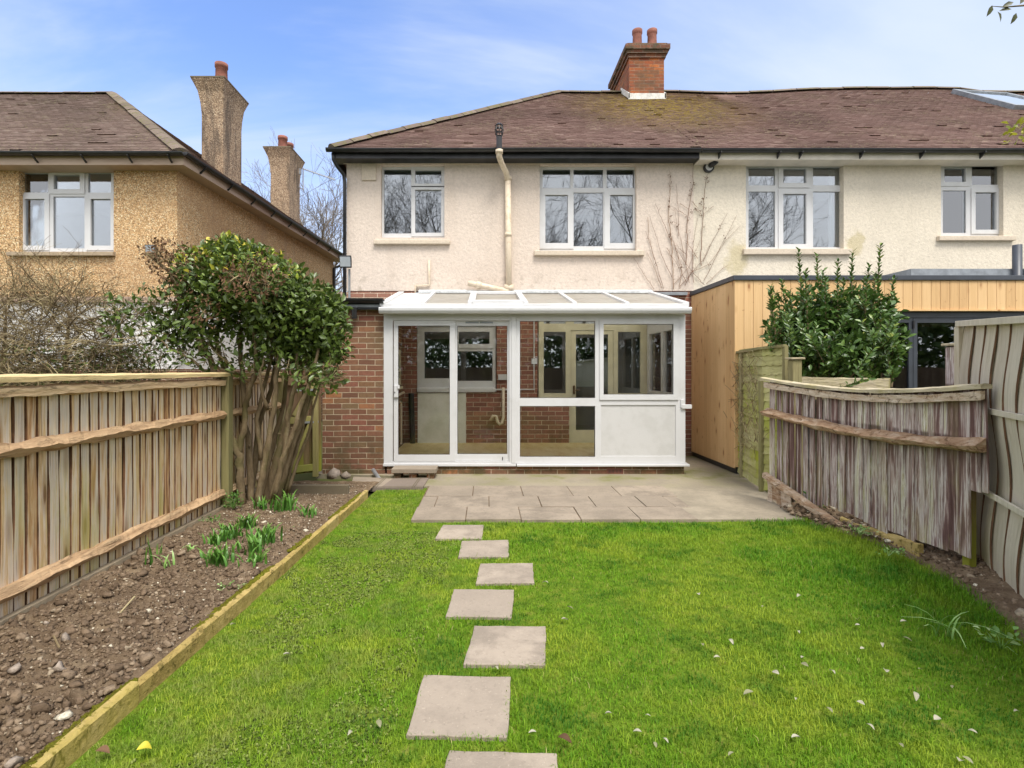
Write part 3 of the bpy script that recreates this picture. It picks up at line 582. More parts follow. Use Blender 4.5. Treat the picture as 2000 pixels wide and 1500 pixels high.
# ------------------------------------------------------------------ roofs
def roof_tiles(mb, O, u, vv, nn, lenv, urange, gauge=.098, tw=.165, wav=None, skip=None):
    """Rows of separate plain tiles; urange(v) gives the run of a row. Every tile is tilted a little and carries its own shade."""
    O, u, vv, nn = Vector(O), Vector(u), Vector(vv), Vector(nn); rows_ = int(lenv / gauge)
    for j in range(rows_ + 1):
        v0 = j*gauge; a, b = urange(v0 + gauge*.5); off = (j % 2)*tw/2 + R.uniform(-.01, .01)
        k0 = math.floor((a - off)/tw); k1 = math.ceil((b - off)/tw); rowr = R.uniform(-.06, .06)
        for k in range(k0, k1):
            p = max(off + k*tw + .002, a); q = min(off + (k+1)*tw - .002, b)
            if q - p < .03: continue
            if skip and skip((p+q)/2, v0 + gauge/2): continue
            lift = .015 + R.uniform(0, .004) + (R.random() < .012)*.02; d0 = R.uniform(-.003, .003); v1 = min(v0 + gauge*1.25, lenv + .02)
            P0 = O + u*p + vv*(v0+d0); P1 = O + u*q + vv*(v0+d0+R.uniform(-.003, .003)); P2 = O + u*q + vv*v1; P3 = O + u*p + vv*v1
            vs = [P0 + nn*lift, P1 + nn*(lift+R.uniform(-.003, .003)), P2 + nn*.004, P3 + nn*.004, P0 - nn*.004, P1 - nn*.004]
            if wav:
                vs = [Vector((s.x, s.y, s.z + wav(s.x, s.y))) for s in vs]
            mb.add(vs, [(0, 1, 2, 3), (4, 5, 1, 0)], min(1, max(0, R.betavariate(2, 2.4) + rowr)))
EY, EZ = 9.45, Z(290, 9.45)                            # tile edge over the gutter
XL = X(647, EY); RUN = 4.67; RY = EY + RUN; RZ = Z(182, RY); AX = XL + RUN
PARTY = X(1363, 9.6); XEND = 16.8
SL = math.hypot(RUN, RZ-EZ); vS = Vector((0, RUN/SL, (RZ-EZ)/SL)); nS = Vector((0, -vS.z, vS.y))
_wx = [X(p, 14.1) for p in (600, 1088, 1200, 1310, 1400, 1500, 1600, 1680, 1800, 2000)] + [13.]; _wy = [0, 0, -.012, -.006, -.03, -.01, .06, .10, .09, .05, .0]
def wave(x, y): return float(np.interp(x, _wx, _wy)) * max(0, min(1, (y-EY)/RUN)) + .012*math.sin(x*1.7)*max(0, min(1, (y-EY)/RUN))
CHX0, CHX1, CHY0, CHY1 = X(1229, 13.4), X(1297, 13.4), 13.4, 15.1

def ridge_line(mb, A, B, n, r=.11, h=.06, seed=0):
    A, B = Vector(A), Vector(B); d = (B-A).normalized(); side = d.cross(Vector((0, 0, 1))).normalized(); up = side.cross(d)
    for i in range(n):
        p = A.lerp(B, (i+.02)/n); q = A.lerp(B, (i+.98)/n); j = R.uniform(-.008, .008); sec = []
        for P_ in (p, q):
            P_ = Vector((P_.x, P_.y, P_.z + wave(P_.x, P_.y) if A.x > -4 else P_.z))
            for t in np.linspace(-1, 1, 7): sec.append(P_ + side*r*t + up*(h*(1 - t*t*1.0) + j - .035))
        mb.add(sec, [(k, k+1, k+8, k+7) for k in range(6)] + [tuple(range(6, -1, -1)), tuple(range(7, 14))], R.random())

# ------------------------------------------------------------------ windows and doors
def window(root, Yf, outer, glass, name='window', fd=.07, mat=None, gmat=None, sashw=13, proud=.016, handle=False):
    """outer and glass in photo pixels on the plane Yf; glass: (x0,x1,y0,y1,'f'|'s'), 's' = an opening casement with its own sash."""
    mat = mat or M_upvc; gmat = gmat or M_glass
    r = lambda q: (X(q[0], Yf), X(q[1], Yf), Z(q[3], Yf), Z(q[2], Yf)); mb = MB(); o = r(outer); hs = [r(g) for g in glass]
    mb.plate(*o, Yf, fd, hs, True, .5)
    for g in glass:
        if g[4] == 's':
            e = (max(g[0]-sashw, outer[0]+2), min(g[1]+sashw, outer[1]-2), max(g[2]-sashw, outer[2]+2), min(g[3]+sashw, outer[3]-2)); mb.plate(*r(e), Yf-proud, proud+.002, [r(g)], False, .5)
    w = mb.build(name, mat, root, bevel=.004)
    pm = MB()
    for h in hs: pm.box(h[0]-.004, h[1]+.004, Yf+.024, Yf+.034, h[2]-.004, h[3]+.004)
    pm.build('pane', gmat, w); return w
def sill(root, w, q, Yf, depth, mat, z_th=None):
    """A projecting sill, px rectangle on the wall plane."""
    mb = MB(); x0, x1, z0, z1 = X(q[0], Yf), X(q[1], Yf), Z(q[3], Yf), Z(q[2], Yf)
    mb.hexa([(x0, Yf-depth, z0), (x1, Yf-depth, z0), (x1, Yf+.14, z0), (x0, Yf+.14, z0)], [(x0, Yf-depth, z1-.012), (x1, Yf-depth, z1-.012), (x1, Yf+.14, z1+.02), (x0, Yf+.14, z1+.02)])
    return mb.build('sill', mat, w, bevel=.008)
def hole(q, Y): return (X(q[0], Y), X(q[1], Y), Z(q[3], Y), Z(q[2], Y))

# ------------------------------------------------------------------ the house in the middle
house = thing('terraced_house', 'cream rendered house with a hipped brown roof behind the white conservatory', 'house', (0, WY, 0))
W1, W2 = (742, 872, 320, 466), (1050, 1247, 322, 494)
HX0, HX1 = X(677, WY), PARTY
zb = Z(568, WY); zt = 5.50; YW = 9.90
mb = MB(); hs = [hole((744, 868, 322, 464), WY), hole((1054, 1243, 322, 490), WY)]
mb.plate(HX0, HX1, zb, zt, WY, .14, hs, False, .5); mb.add([(HX0, WY+.001, zb), (HX0, 18.6, zb), (HX0, 18.6, zt), (HX0, WY+.001, zt)], [(0, 1, 2, 3)]); mb.build('rendered_wall', M_render_a, house)
KW, FD = (813, 970, 635, 766), (1050, 1268, 612, 866)
mb = MB(); hs = [hole(KW, WY), hole(FD, WY)]
mb.plate(HX0+.01, HX1, -.05, zb-.01, WY+.012, .12, hs, False, .5); mb.box(HX0+.01, HX0+.24, WY+.14, 18.5, 0, zb-.012)
for a_, b_ in ((1050, 1112), (1201, 1268)): mb.box(X(a_, WY), X(b_, WY), WY+.012, WY+.12, Z(866, WY)-.02, Z(779, WY))
mb.build('brick_wall', M_brick_in, house)
mb = MB()                                              # rooms behind the glass: far walls, floors and ceilings
for z0, z1 in ((.24, 2.78), (3.0, 5.42)):
    mb.add([(HX0+.3, 13.2, z0), (HX1-.05, 13.2, z0), (HX1-.05, 13.2, z1), (HX0+.3, 13.2, z1)], [(0, 1, 2, 3)])
    mb.box(HX0+.3, HX0+.32, WY+.2, 13.2, z0, z1); mb.box(HX1-.07, HX1-.05, WY+.2, 13.2, z0, z1); mb.box(HX0+.3, HX1-.05, WY+.2, 13.2, z1, z1+.03)
mb.box(X(930, WY), X(930, WY)+.08, WY+.2, 13.19, 3.02, 5.4); mb.build('inner_wall', M_roomw, house)
mb = MB(); mb.box(HX0+.3, HX1-.05, WY+.15, 13.2, .2, .236); mb.box(HX0+.3, HX1-.05, WY+.15, 13.2, 2.96, 2.998); mb.build('inner_floor', M_roomf, house)

w = window(house, YW, W1, [(750, 803, 331, 456, 'f'), (811, 862, 333, 359, 's'), (811, 862, 371, 455, 's')], sashw=7); sill(house, w, (731, 879, 469, 478), WY, .07, M_sillc)
w = window(house, YW, W2, [(1060, 1114, 331, 367, 'f'), (1120, 1178, 331, 367, 'f'), (1185, 1239, 331, 367, 'f'), (1065, 1109, 381, 475, 's'), (1120, 1178, 376, 481, 'f'), (1191, 1236, 381, 475, 's')], sashw=11); sill(house, w, (1043, 1257, 490, 500), WY, .08, M_sillc)

# roof
mb = MB()
def ur(v): t = v/SL; return (XL + RUN*t, PARTY)
roof_tiles(mb, (0, EY, EZ), (1, 0, 0), vS, nS, SL, ur, wav=wave)
hv = Vector((RUN/SL, 0, (RZ-EZ)/SL)); hn = Vector((-hv.z, 0, hv.x))
roof_tiles(mb, (XL, 0, EZ), (0, -1, 0), hv, hn, SL, lambda v: (-(RY + RUN*(1-v/SL)), -(EY + RUN*v/SL)), gauge=.2, tw=.34)
b = -.02; mb.add([(XL, EY, EZ+b), (PARTY, EY, EZ+b), (PARTY, RY, RZ+b), (AX, RY, RZ+b)], [(0, 1, 2, 3)], .3)
mb.add([(XL, EY, EZ+b), (AX, RY, RZ+b), (XL, RY+RUN, EZ+b)], [(0, 1, 2)], .3); mb.add([(AX, RY, RZ+b), (PARTY, RY, RZ+b), (PARTY, RY+RUN, EZ+b), (XL, RY+RUN, EZ+b)], [(0, 1, 2, 3)], .3)
roof = mb.build('roof', M_tile, house)
mb = MB(); ridge_line(mb, (XL-.02, EY-.02, EZ+.03), (AX, RY, RZ+.03), 17, .12, .085); ridge_line(mb, (AX, RY, RZ+.03), (CHX0, RY, RZ+.03), 6, .12, .085); mb.build('ridge_tiles', M_ridge, roof)
# chimney
mb = MB(); ctop = Z(88, 13.35); cb = [(0, 8.0, ctop-.30), (.035, ctop-.30, ctop-.21), (.075, ctop-.21, ctop-.12), (.12, ctop-.12, ctop)]
for e, z0, z1 in cb: mb.box(CHX0-e, CHX1+e, CHY0-e, CHY1+e, z0, z1, None, 1 if e else 0)
ch = mb.build('chimney', [M_brick_ch, M_brick_cap], roof)
mb = MB(); mb.box(CHX0-.06, CHX1+.06, CHY0-.06, CHY1+.06, ctop+.001, ctop+.05); mb.build('flaunching', M_kerb, roof)
for px, yy in ((1244.5, 13.75), (1273.5, 13.75), (1242, 14.75), (1269, 14.75)):
    mb = MB(); x0 = X(px, 13.75); r = .118; z0 = ctop+.03; z1 = Z(59, 13.75); mb.lathe(x0, yy, [(r*1.12, z0), (r*1.05, z0+.08), (r*.95, z1-.14), (r*1.0, z1-.12), (r*1.1, z1-.1), (r*1.1, z1-.01), (r*1.0, z1), (r*.8, z1), (r*.78, z0+.1)], 18); mb.build('chimney_pot', M_pot, roof, smooth=True)
mb = MB(); zf = Z(194, 13.4); sl_ = (RZ-EZ)/RUN
mb.box(CHX0-.03, CHX1+.03, CHY0-.05, CHY0-.002, zf-.02, zf+.13)
for xx in (CHX0-.035, CHX1+.003): mb.hexa([(xx, CHY0-.05, zf), (xx+.032, CHY0-.05, zf), (xx+.032, RY, RZ), (xx, RY, RZ)], [(xx, CHY0-.05, zf+.14), (xx+.032, CHY0-.05, zf+.14), (xx+.032, RY, RZ+.14), (xx, RY, RZ+.14)])
mb.build('flashing', M_mortar, roof)

def gutter(root, x0, x1, y, zc, r=.058, mat=None, name='gutter'):
    mb = MB(); pr = [(r*math.cos(t), r*math.sin(t)) for t in np.linspace(math.pi, 2*math.pi, 9)] + [((r-.006)*math.cos(t), (r-.006)*math.sin(t)) for t in np.linspace(2*math.pi, math.pi, 9)]
    mb.sweep([(-a, z) for a, z in pr], [(x, y, zc + .004*math.sin(x*1.3)) for x in np.linspace(x0, x1, 14)]); return mb.build(name, mat or M_black, root, smooth=False)
FY = 9.52                                              # face of the fascia boards
gz = Z(291, 9.45)
gutter(house, X(636, 9.4), PARTY-.01, 9.44, gz)
mb = MB(); mb.box(X(648, FY), PARTY-.004, FY, FY+.03, Z(309, FY), Z(291, FY)-.0); mb.box(X(648, FY), X(648, FY)+.03, FY+.03, 18, Z(309, FY), Z(291, FY)); mb.box(X(648, FY)+.03, PARTY-.004, FY+.032, WY+.02, Z(309, FY)+.004, Z(309, FY)+.02); mb.build('fascia', M_black, house)
mb = MB(); mb.box(X(668, 9.7), PARTY-.004, WY-.028, WY-.002, Z(316, WY)-.02, Z(309, FY)+.003); mb.build('soffit_batten', M_sillc, house)
mb = MB(); xa = X(640, 9.44); mb.tube([(xa+.08, 9.5, gz-.05), (xa+.08, 9.52, gz-.16), (xa+.13, 9.58, gz-.26), (HX0-.03, 9.72, gz-.36), (HX0-.02, 9.74, gz-.5), (HX0-.02, 9.74, 2.9)], .034, 8); mb.build('rain_pipe', M_black, house, smooth=True)
# soil stack with a vent cage, and its branch
mb = MB(); py = 9.72; mb.tube([P(994, 572, py), P(993, 480, py), P(992, 352, py)], .055, 12); mb.tube([P(992, 354, py), P(989, 338, 9.66), P(979, 318, 9.5), P(975, 306, 9.36), P(975, 294, 9.33)], .052, 12)
for yv in (352, 300, 462): mb.tube([P(992.5 if yv > 310 else 975, yv, py if yv > 310 else 9.34), P(992.5 if yv > 310 else 975, yv-7, py if yv > 310 else 9.34)], .066, 12)
mb.tube([P(995, 567, py), P(985, 568, 9.7), P(960, 562, 9.68), P(935, 557, 9.68), P(914, 553, 9.68)], .05, 12); mb.tube([P(940, 558, 9.68), P(930, 556, 9.68)], .066, 12); mb.tube([P(1003, 562, py), P(985, 562, py)], .062, 12)
sp_ = mb.build('soil_pipe', M_pipe, house, smooth=True)
mb = MB(); mb.tube([P(975, 294, 9.33), P(975, 268, 9.33)], .05, 10)
for k in range(8):
    t = k*math.pi/4; c = P(975, 268, 9.33); mb.tube([c + Vector((.045*math.cos(t), .045*math.sin(t), 0)), c + Vector((.075*math.cos(t), .075*math.sin(t), .12)), c + Vector((.05*math.cos(t), .05*math.sin(t), .22)), c + Vector((0, 0, .25))], .008, 4)
for zz_ in (.05, .12, .19): mb.lathe(P(975, 268, 9.33).x, 9.33, [(.068, P(975, 268, 9.33).z+zz_), (.076, P(975, 268, 9.33).z+zz_+.01), (.068, P(975, 268, 9.33).z+zz_+.02)], 10)
mb.build('vent_cage', M_black, sp_)
mb = MB(); py = 9.765; mb.tube([P(838, 508, py), P(838, 536, py), P(839, 557, py), P(812, 558, py), P(811, 585, py)], .02, 8); mb.build('overflow_pipe', M_pipe, house, smooth=True)
mb = MB(); q = hole((707, 735, 318, 353), WY); mb.box(q[0], q[1], WY-.03, WY-.002, q[2], q[3]); mb.build('alarm_box', M_sillc, house, bevel=.006)
mb = MB(); mb.box(X(810, 9.7), X(1345, 9.7), WY-.05, WY-.001, Z(577, WY), Z(571, WY)); mb.build('roof_flashing', M_lead, house)
# kitchen window, French doors and fittings on the wall inside the conservatory
w = window(house, 9.86, (815, 968, 637, 757), [(829, 878, 648, 739, 'f'), (896, 956, 648, 672, 's'), (893, 962, 686, 744, 'f')], name='kitchen_window', sashw=8); sill(house, w, (815, 968, 757, 766), WY, .05, M_upvc)
mb = MB(); q = hole((816, 910, 767, 867), WY); mb.box(q[0], q[1], WY-.02, WY+.011, q[2], q[3]); mb.build('painted_board', M_board, house)
fdg = [(1062, 1105, 580, 632, 'f'), (1121, 1161, 580, 632, 'f'), (1163, 1190, 580, 632, 'f'), (1062, 1105, 648, 768, 'f'), (1207, 1251, 648, 768, 'f')]
q = hole((1053, 1265, 615, 866), WY)
mb = MB(); Yd = 9.85; r_ = lambda a, b, c, d: (X(a, Yd), X(b, Yd), Z(d, Yd), Z(c, Yd))
gl = [r_(1062, 1105, 620, 632), r_(1121, 1250, 620, 632), r_(1062, 1105, 648, 768), r_(1207, 1251, 648, 768)]; dh = r_(1115, 1198, 645, 866)
mb.plate(*r_(1052, 1266, 613, 866), Yd, .09, gl + [dh], True); fdw = mb.build('door_frame', M_cream, house, bevel=.004)
pm = MB()
for h in gl: pm.box(h[0]-.003, h[1]+.003, Yd+.03, Yd+.036, h[2]-.003, h[3]+.003)
pm.build('pane', M_glass, fdw)
mb = MB(); g = r_(1125, 1188, 653, 840); mb.plate(dh[0]+.004, dh[1]-.004, dh[2]+.006, dh[3]-.004, Yd+.012, .045, [g], True); dr = mb.build('door', M_cream, house, bevel=.004)
pm = MB(); pm.box(g[0]-.003, g[1]+.003, Yd+.03, Yd+.036, g[2]-.003, g[3]+.003); pm.build('pane', M_glass, dr)
pm = MB(); pm.box(X(1119, Yd), X(1123, Yd), Yd-.012, Yd+.011, Z(770, Yd), Z(753, Yd)); pm.tube([(X(1121, Yd), Yd-.01, Z(762, Yd)), (X(1121, Yd), Yd-.05, Z(762, Yd)), (X(1131, Yd), Yd-.055, Z(762, Yd))], .009, 8); pm.build('handle', M_brass, dr)
mb = MB(); c = Vector((0, WY-.03, 0)); mb.tube([P(983, 757, 9.76), P(983, 815, 9.76), P(981, 826, 9.74), P(976, 829, 9.74), P(972, 824, 9.74), P(969, 813, 9.74), P(963, 812, 9.74), P(958, 821, 9.74)], .028, 8); mb.build('waste_pipe', M_pipe, house, smooth=True)
mb = MB(); mb.tube([P(1043, 625, 9.79), P(1043, 705, 9.79)], .012, 6); mb.tube([P(1043, 705, 9.79), P(1043, 761, 9.79), P(985, 761, 9.79), P(910, 762, 9.79)], .012, 6); mb.box(X(1038, WY), X(1049, WY), WY-.035, WY+.01, Z(711, WY), Z(700, WY)); mb.build('cable_trunking', M_upvc, house)
mb = MB(); mb.box(X(973, WY), X(990, WY), WY-.03, WY+.011, Z(742, WY), Z(731, WY)); mb.build('outdoor_socket', M_upvc, house)
mb = MB(); mb.tube([P(803, 768, 9.74), P(806, 867, 9.74)], .05, 10); mb.build('drain_pipe', M_black, house)

# ------------------------------------------------------------------ the house adjoining on the right
hb = thing('terraced_house', 'adjoining pale rendered house with white fascia, rooflight and timber clad rear extension', 'house', (8, WY, 0))
W3, W4 = (1452, 1652, 318, 494), (1832, 1962, 314, 467)
mb = MB(); hs = [hole((1457, 1648, 318, 489), WY), hole((1838, 1960, 314, 463), WY)]
mb.plate(HX1, XEND, zb, zt, WY+.002, .14, hs, False, .5); mb.box(XEND-.05, XEND, WY+.15, 18.5, 0, zt); mb.build('rendered_wall', M_render_b, hb)
mb = MB(); mb.plate(HX1, XEND, -.05, zb-.01, WY+.014, .12, [(5.2, 9.0, .1, 2.4)]); mb.build('brick_wall', M_brick, hb)
mb = MB()
for z0, z1 in ((.1, 2.78), (3.0, 5.42)):
    mb.add([(HX1+.1, 13.2, z0), (XEND-.1, 13.2, z0), (XEND-.1, 13.2, z1), (HX1+.1, 13.2, z1)], [(0, 1, 2, 3)]); mb.box(HX1+.06, HX1+.08, WY+.2, 13.2, z0, z1); mb.box(HX1+.1, XEND-.1, WY+.2, 13.2, z1, z1+.03)
mb.box(7.55, 7.63, WY+.2, 13.19, 3.02, 5.4); mb.build('inner_wall', M_roomw, hb)
mb = MB(); mb.box(HX1+.1, XEND-.1, WY+.15, 13.2, .02, .06); mb.box(HX1+.1, XEND-.1, WY+.15, 13.2, 2.96, 2.998); mb.build('inner_floor', M_roomf, hb)
w = window(hb, YW, W3, [(1462, 1514, 328, 362, 'f'), (1529, 1574, 330, 358, 's'), (1588, 1641, 327, 362, 'f'), (1462, 1514, 374, 483, 'f'), (1529, 1574, 379, 477, 's'), (1588, 1641, 374, 483, 'f')], sashw=9); sill(hb, w, (1450, 1660, 486, 498), WY, .07, M_sillc)
w = window(hb, YW, W4, [(1843, 1885, 329, 356, 's'), (1898, 1950, 324, 361, 'f'), (1839.5+2, 1887, 372, 455, 'f'), (1904, 1945, 376, 449, 's')], sashw=8); sill(hb, w, (1829, 1978, 461, 471), WY, .07, M_sillc)
mb = MB(); mb.box(X(1962, WY), X(1996, WY), WY-.02, WY+.001, Z(470, WY), Z(455, WY)+.0); 
mb = MB(); vx0 = (X(1885, 13.8)); 
def skipv(u_, v_):
    p = Vector((u_, EY, EZ)) + vS*v_; return VX0 < u_ < VX1 and VV0 < v_ < VV1
VV1, VV0 = SL*.90, SL*.555; yv1 = EY + vS.y*VV1; yv0 = EY + vS.y*VV0; VX0, VX1 = X(1965, yv0)+.15, X(1965, yv0)+1.55
roof_tiles(mb, (0, EY, EZ), (1, 0, 0), vS, nS, SL, lambda v: (PARTY, XEND), wav=wave, skip=skipv)
mb.add([(PARTY, EY, EZ+b), (XEND, EY, EZ+b), (XEND, RY, RZ+b), (PARTY, RY, RZ+b)], [(0, 1, 2, 3)], .3); mb.add([(PARTY, RY, RZ+b), (XEND, RY, RZ+b), (XEND, RY+RUN, EZ+b), (PARTY, RY+RUN, EZ+b)], [(0, 1, 2, 3)], .3)
mb.add([(XEND, EY, EZ+b), (XEND, RY+RUN, EZ+b), (XEND, RY, RZ+b)], [(0, 1, 2)], .3); roofb = mb.build('roof', M_tile, hb)
mb = MB(); ridge_line(mb, (CHX1, RY, RZ+.03), (XEND, RY, RZ+.03), 20, .12, .085); mb.build('ridge_tiles', M_ridge, roofb)
def onroof(u_, v_, d): p = Vector((u_, EY, EZ)) + vS*v_ + nS*d; p.z += wave(p.x, p.y); return p
mb = MB(); fw = .09
for a, b_, c, d in ((VX0, VX1, VV0, VV0+fw), (VX0, VX1, VV1-fw, VV1), (VX0, VX0+fw, VV0+fw, VV1-fw), (VX1-fw, VX1, VV0+fw, VV1-fw)):
    mb.hexa([onroof(a, c, 0), onroof(b_, c, 0), onroof(b_, d, 0), onroof(a, d, 0)], [onroof(a, c, .11), onroof(b_, c, .11), onroof(b_, d, .11), onroof(a, d, .11)])
rl = mb.build('rooflight', M_lead, roofb); mb = MB(); mb.hexa([onroof(VX0+fw, VV0+fw, .05), onroof(VX1-fw, VV0+fw, .05), onroof(VX1-fw, VV1-fw, .05), onroof(VX0+fw, VV1-fw, .05)], [onroof(VX0+fw, VV0+fw, .08), onroof(VX1-fw, VV0+fw, .08), onroof(VX1-fw, VV1-fw, .08), onroof(VX0+fw, VV1-fw, .08)]); mb.build('rooflight_pane', M_sky, roofb)
gutter(hb, PARTY, XEND, 9.44, gz-.01)
mb = MB(); mb.box(PARTY-.002, XEND, FY-.004, FY+.026, Z(312, FY), Z(292, FY)); mb.box(PARTY, XEND, FY+.028, WY+.05, Z(312, FY)+.004, Z(312, FY)+.02); fa = mb.build('fascia', M_fascia, hb, bevel=.003)
for px in (1405, 1520, 1563, 1682, 1800, 1918, 2010):
    mb = MB(); x0 = X(px, 9.46); mb.add([(x0, FY-.006, gz-.15), (x0+.02, FY-.006, gz-.15), (x0+.02, FY-.006, gz-.03), (x0, FY-.006, gz-.03), (x0, FY-.13, gz-.075), (x0+.02, FY-.13, gz-.075), (x0+.02, FY-.13, gz-.055), (x0, FY-.13, gz-.055)], [(0, 1, 2, 3), (4, 7, 6, 5), (0, 4, 5, 1), (1, 5, 6, 2), (2, 6, 7, 3), (3, 7, 4, 0)]); mb.build('gutter_bracket', M_black, hb)

# extension
ext = thing('rear_extension', 'flat roofed extension clad in vertical larch boards with dark grey folding doors', 'extension', (6.5, 8.9, 0))
XX0, XX1, XY0 = X(1350, WY), 10.2, 8.1; xt = Z(548, XY0)
mb = MB(); bw = .142; bx0 = X(1575, XY0); xb = Z(605, XY0)
y = XY0 + .003
while y < WY - .01: mb.box(XX0, XX0+.022, y, min(y+bw-.004, WY-.006), .10, xt); y += bw
x = XX0
while x < XX1:
    z0 = .12 if x + bw < bx0 else xb
    mb.box(x+.001, x+bw-.004, XY0-.02, XY0+.002, z0, xt); x += bw
cl_ = mb.build('cladding', M_larch, ext, bevel=.0025)
mb = MB(); mb.box(XX0+.024, XX0+.08, XY0+.004, WY-.01, .02, xt-.01); mb.box(XX0+.08, bx0-.01, XY0+.004, XY0+.08, .02, xt-.01); mb.box(bx0-.008, XX1, XY0+.004, XY0+.12, xb+.02, xt-.01); mb.build('membrane', M_black, ext)
mb = MB(); mb.box(bx0-.01, XX1, XY0-.045, XY0+.01, xb-.022, xb-.002); mb.build('drip_board', M_larch, ext)
mb = MB(); mb.box(XX0-.03, XX1, XY0-.045, XY0+.12, xt+.002, xt+.075); mb.box(XX0-.03, XX0+.09, XY0+.122, WY-.004, xt+.002, xt+.075); rf = mb.build('roof_trim', M_anth, ext, bevel=.005)
mb = MB(); mb.box(XX0+.09, XX1, XY0+.12, WY-.003, xt-.02, xt+.02); mb.build('roof', M_lead, ext)
mb = MB(); mb.box(X(1770, 8.7), X(2030, 8.7), 8.6, 9.5, xt+.02, Z(526, 8.65)); mb.build('roof_lantern_kerb', M_lead, ext)
for px, r_p, yt in ((1946, .062, 488), (1970, .06, 518)):
    mb = MB(); x0 = X(px, 8.9); z1 = Z(yt, 8.9); mb.lathe(x0, 8.55, [(r_p*1.25, xt+.02), (r_p*1.25, xt+.1), (r_p, xt+.11), (r_p, z1), (r_p*.85, z1), (r_p*.85, z1-.1)], 18); mb.build('flue_pipe', M_anth, ext, smooth=True)
# folding doors
mb = MB(); df = [bx0]; mul = [X(p, XY0) for p in (1690, 1787, 1905, 2010, 2110)]
mb.box(bx0, XX1, XY0+.03, XY0+.10, xb-.12, xb-.03); mb.build('door_head', M_anth, ext, bevel=.004)
for a, b_ in zip([bx0] + mul[:-1], mul):
    mb = MB(); z0, z1 = .06, xb-.124; mb.plate(a+.004, b_-.004, z0, z1, XY0+.035, .06, [(a+.065, b_-.065, z0+.07, z1-.07)], True); d_ = mb.build('folding_door', M_anth, ext, bevel=.004)
    mb = MB(); mb.box(a+.062, b_-.062, XY0+.055, XY0+.075, z0+.067, z1-.067); mb.build('pane', M_glass_b, d_)
    mb = MB(); mb.box(b_-.012, b_+.012, XY0+.012, XY0+.034, z1-.16, z1-.04); mb.build('hinge', M_black, d_)

# ------------------------------------------------------------------ brick lean-to beside the conservatory
QY = 8.1; cx = lambda p: X(p, QY); cz = lambda p: Z(p, QY)
lt = thing('brick_store', 'brown brick lean-to store beside the conservatory with a black gutter', 'outbuilding', (-2.0, 8.9, 0))
mb = MB(); bx = cx(629); mb.box(bx, cx(752)-.004, QY+.02, WY+.005, -.06, 2.52); wl_ = mb.build('brick_wall', M_brick, lt)
mb = MB(); mb.hexa([(bx-.05, QY-.08, 2.54), (cx(752), QY-.08, 2.54), (cx(752), WY-.006, 2.80), (bx-.05, WY-.006, 2.80)], [(bx-.05, QY-.08, 2.58), (cx(752), QY-.08, 2.58), (cx(752), WY-.006, 2.86), (bx-.05, WY-.006, 2.86)]); mb.build('roof', M_lead, lt)
gutter(lt, cx(640), cx(752), QY-.10, Z(583, 8.0), .07); mb = MB(); mb.box(cx(640), cx(745), QY-.07, QY-.03, Z(604, 8.0), Z(584, 8.0)); mb.build('fascia', M_black, lt)
mb = MB(); mb.tube([P(692, 600, 8.0), P(692, 622, 8.03)], .04, 10); mb.build('gutter_outlet', M_black, lt)
mb = MB(); wx = cx(752)+.0
mb.plate(0, .62, Z(752, 9.0), Z(682, 9.0), 0, .03, [(.06, .29, 1.45, 1.56), (.33, .56, 1.45, 1.56), (.06, .29, 1.60, 1.86), (.33, .56, 1.60, 1.86)])
mb.v = [(wx+.035-y_, 8.75+x_, z_) for x_, y_, z_ in mb.v]; iw = mb.build('window', M_cream, lt); mb = MB(); mb.box(wx+.008, wx+.014, 8.78, 9.34, 1.42, 1.9); mb.build('pane', M_glass, iw)
mb = MB(); mb.box(wx, wx+.07, 8.70, 9.42, Z(757, 9.0)-.03, Z(753, 9.0)-.02); mb.build('sill', M_cream, iw)
mb = MB(); mb.tube([(wx+.05, 9.3, .3), (wx+.05, 9.3, 1.0), (wx+.05, 9.25, 1.04)], .022, 8); mb.tube([(wx+.05, 8.4, 1.15), (wx+.05, 9.6, 1.19)], .022, 8); mb.build('waste_pipe', M_pipe, lt)

# ------------------------------------------------------------------ conservatory
cons = thing('conservatory', 'white lean-to conservatory with sliding glass doors, a glazed roof and a white infill panel', 'conservatory', (cx(1045), QY, 0))
x0, x1 = cx(749), cx(1339); zs = cz(907)
mb = MB(); mb.box(x0+.05, x1-.02, QY+.01, QY+.11, -.06, zs-.03); mb.box(x1-.12, x1-.021, QY+.112, WY, -.06, zs-.03); dw = mb.build('dwarf_wall', M_brick, cons)
mb = MB(); mb.box(cx(1185), cx(1217), QY+.002, QY+.009, cz(925), cz(915)); 
mb.build('air_brick', M_pot, dw)
mb = MB()
for i in range(11): mb.box(cx(1187+i*2.7), cx(1187+i*2.7+1.3), QY-.001, QY+.0015, cz(923.5), cz(916.5))
mb.build('air_brick_slots', M_black, dw)
mb = MB(); mb.box(x0-.005, cx(1008), QY-.02, QY+.10, zs-.028, zs+.012); mb.box(cx(1009), cx(1345), QY-.05, QY+.10, zs-.026, zs+.010); mb.box(x1-.10, x1+.06, QY+.101, WY-.01, zs-.026, zs+.010); mb.build('sill', M_upvc, cons, bevel=.006)
mb = MB(); r_ = lambda a, b_, c, d: (cx(a), cx(b_), cz(d), cz(c)); zf0 = zs+.013
slide = (cx(767), cx(995), zf0+.03, cz(626)); ha, hb2, hc = r_(1015.5, 1162.5, 627, 777.5), r_(1015.5, 1162.5, 793, 892.5), r_(1178.5, 1315, 633, 770.5); hp = r_(1174, 1320, 791, 891)
mb.plate(x0+.004, x1-.004, zf0, cz(610), QY, .07, [slide, ha, hb2, hc, hp], True); mb.plate(*r_(1171, 1325, 624, 781), QY-.016, .018, [hc]); 
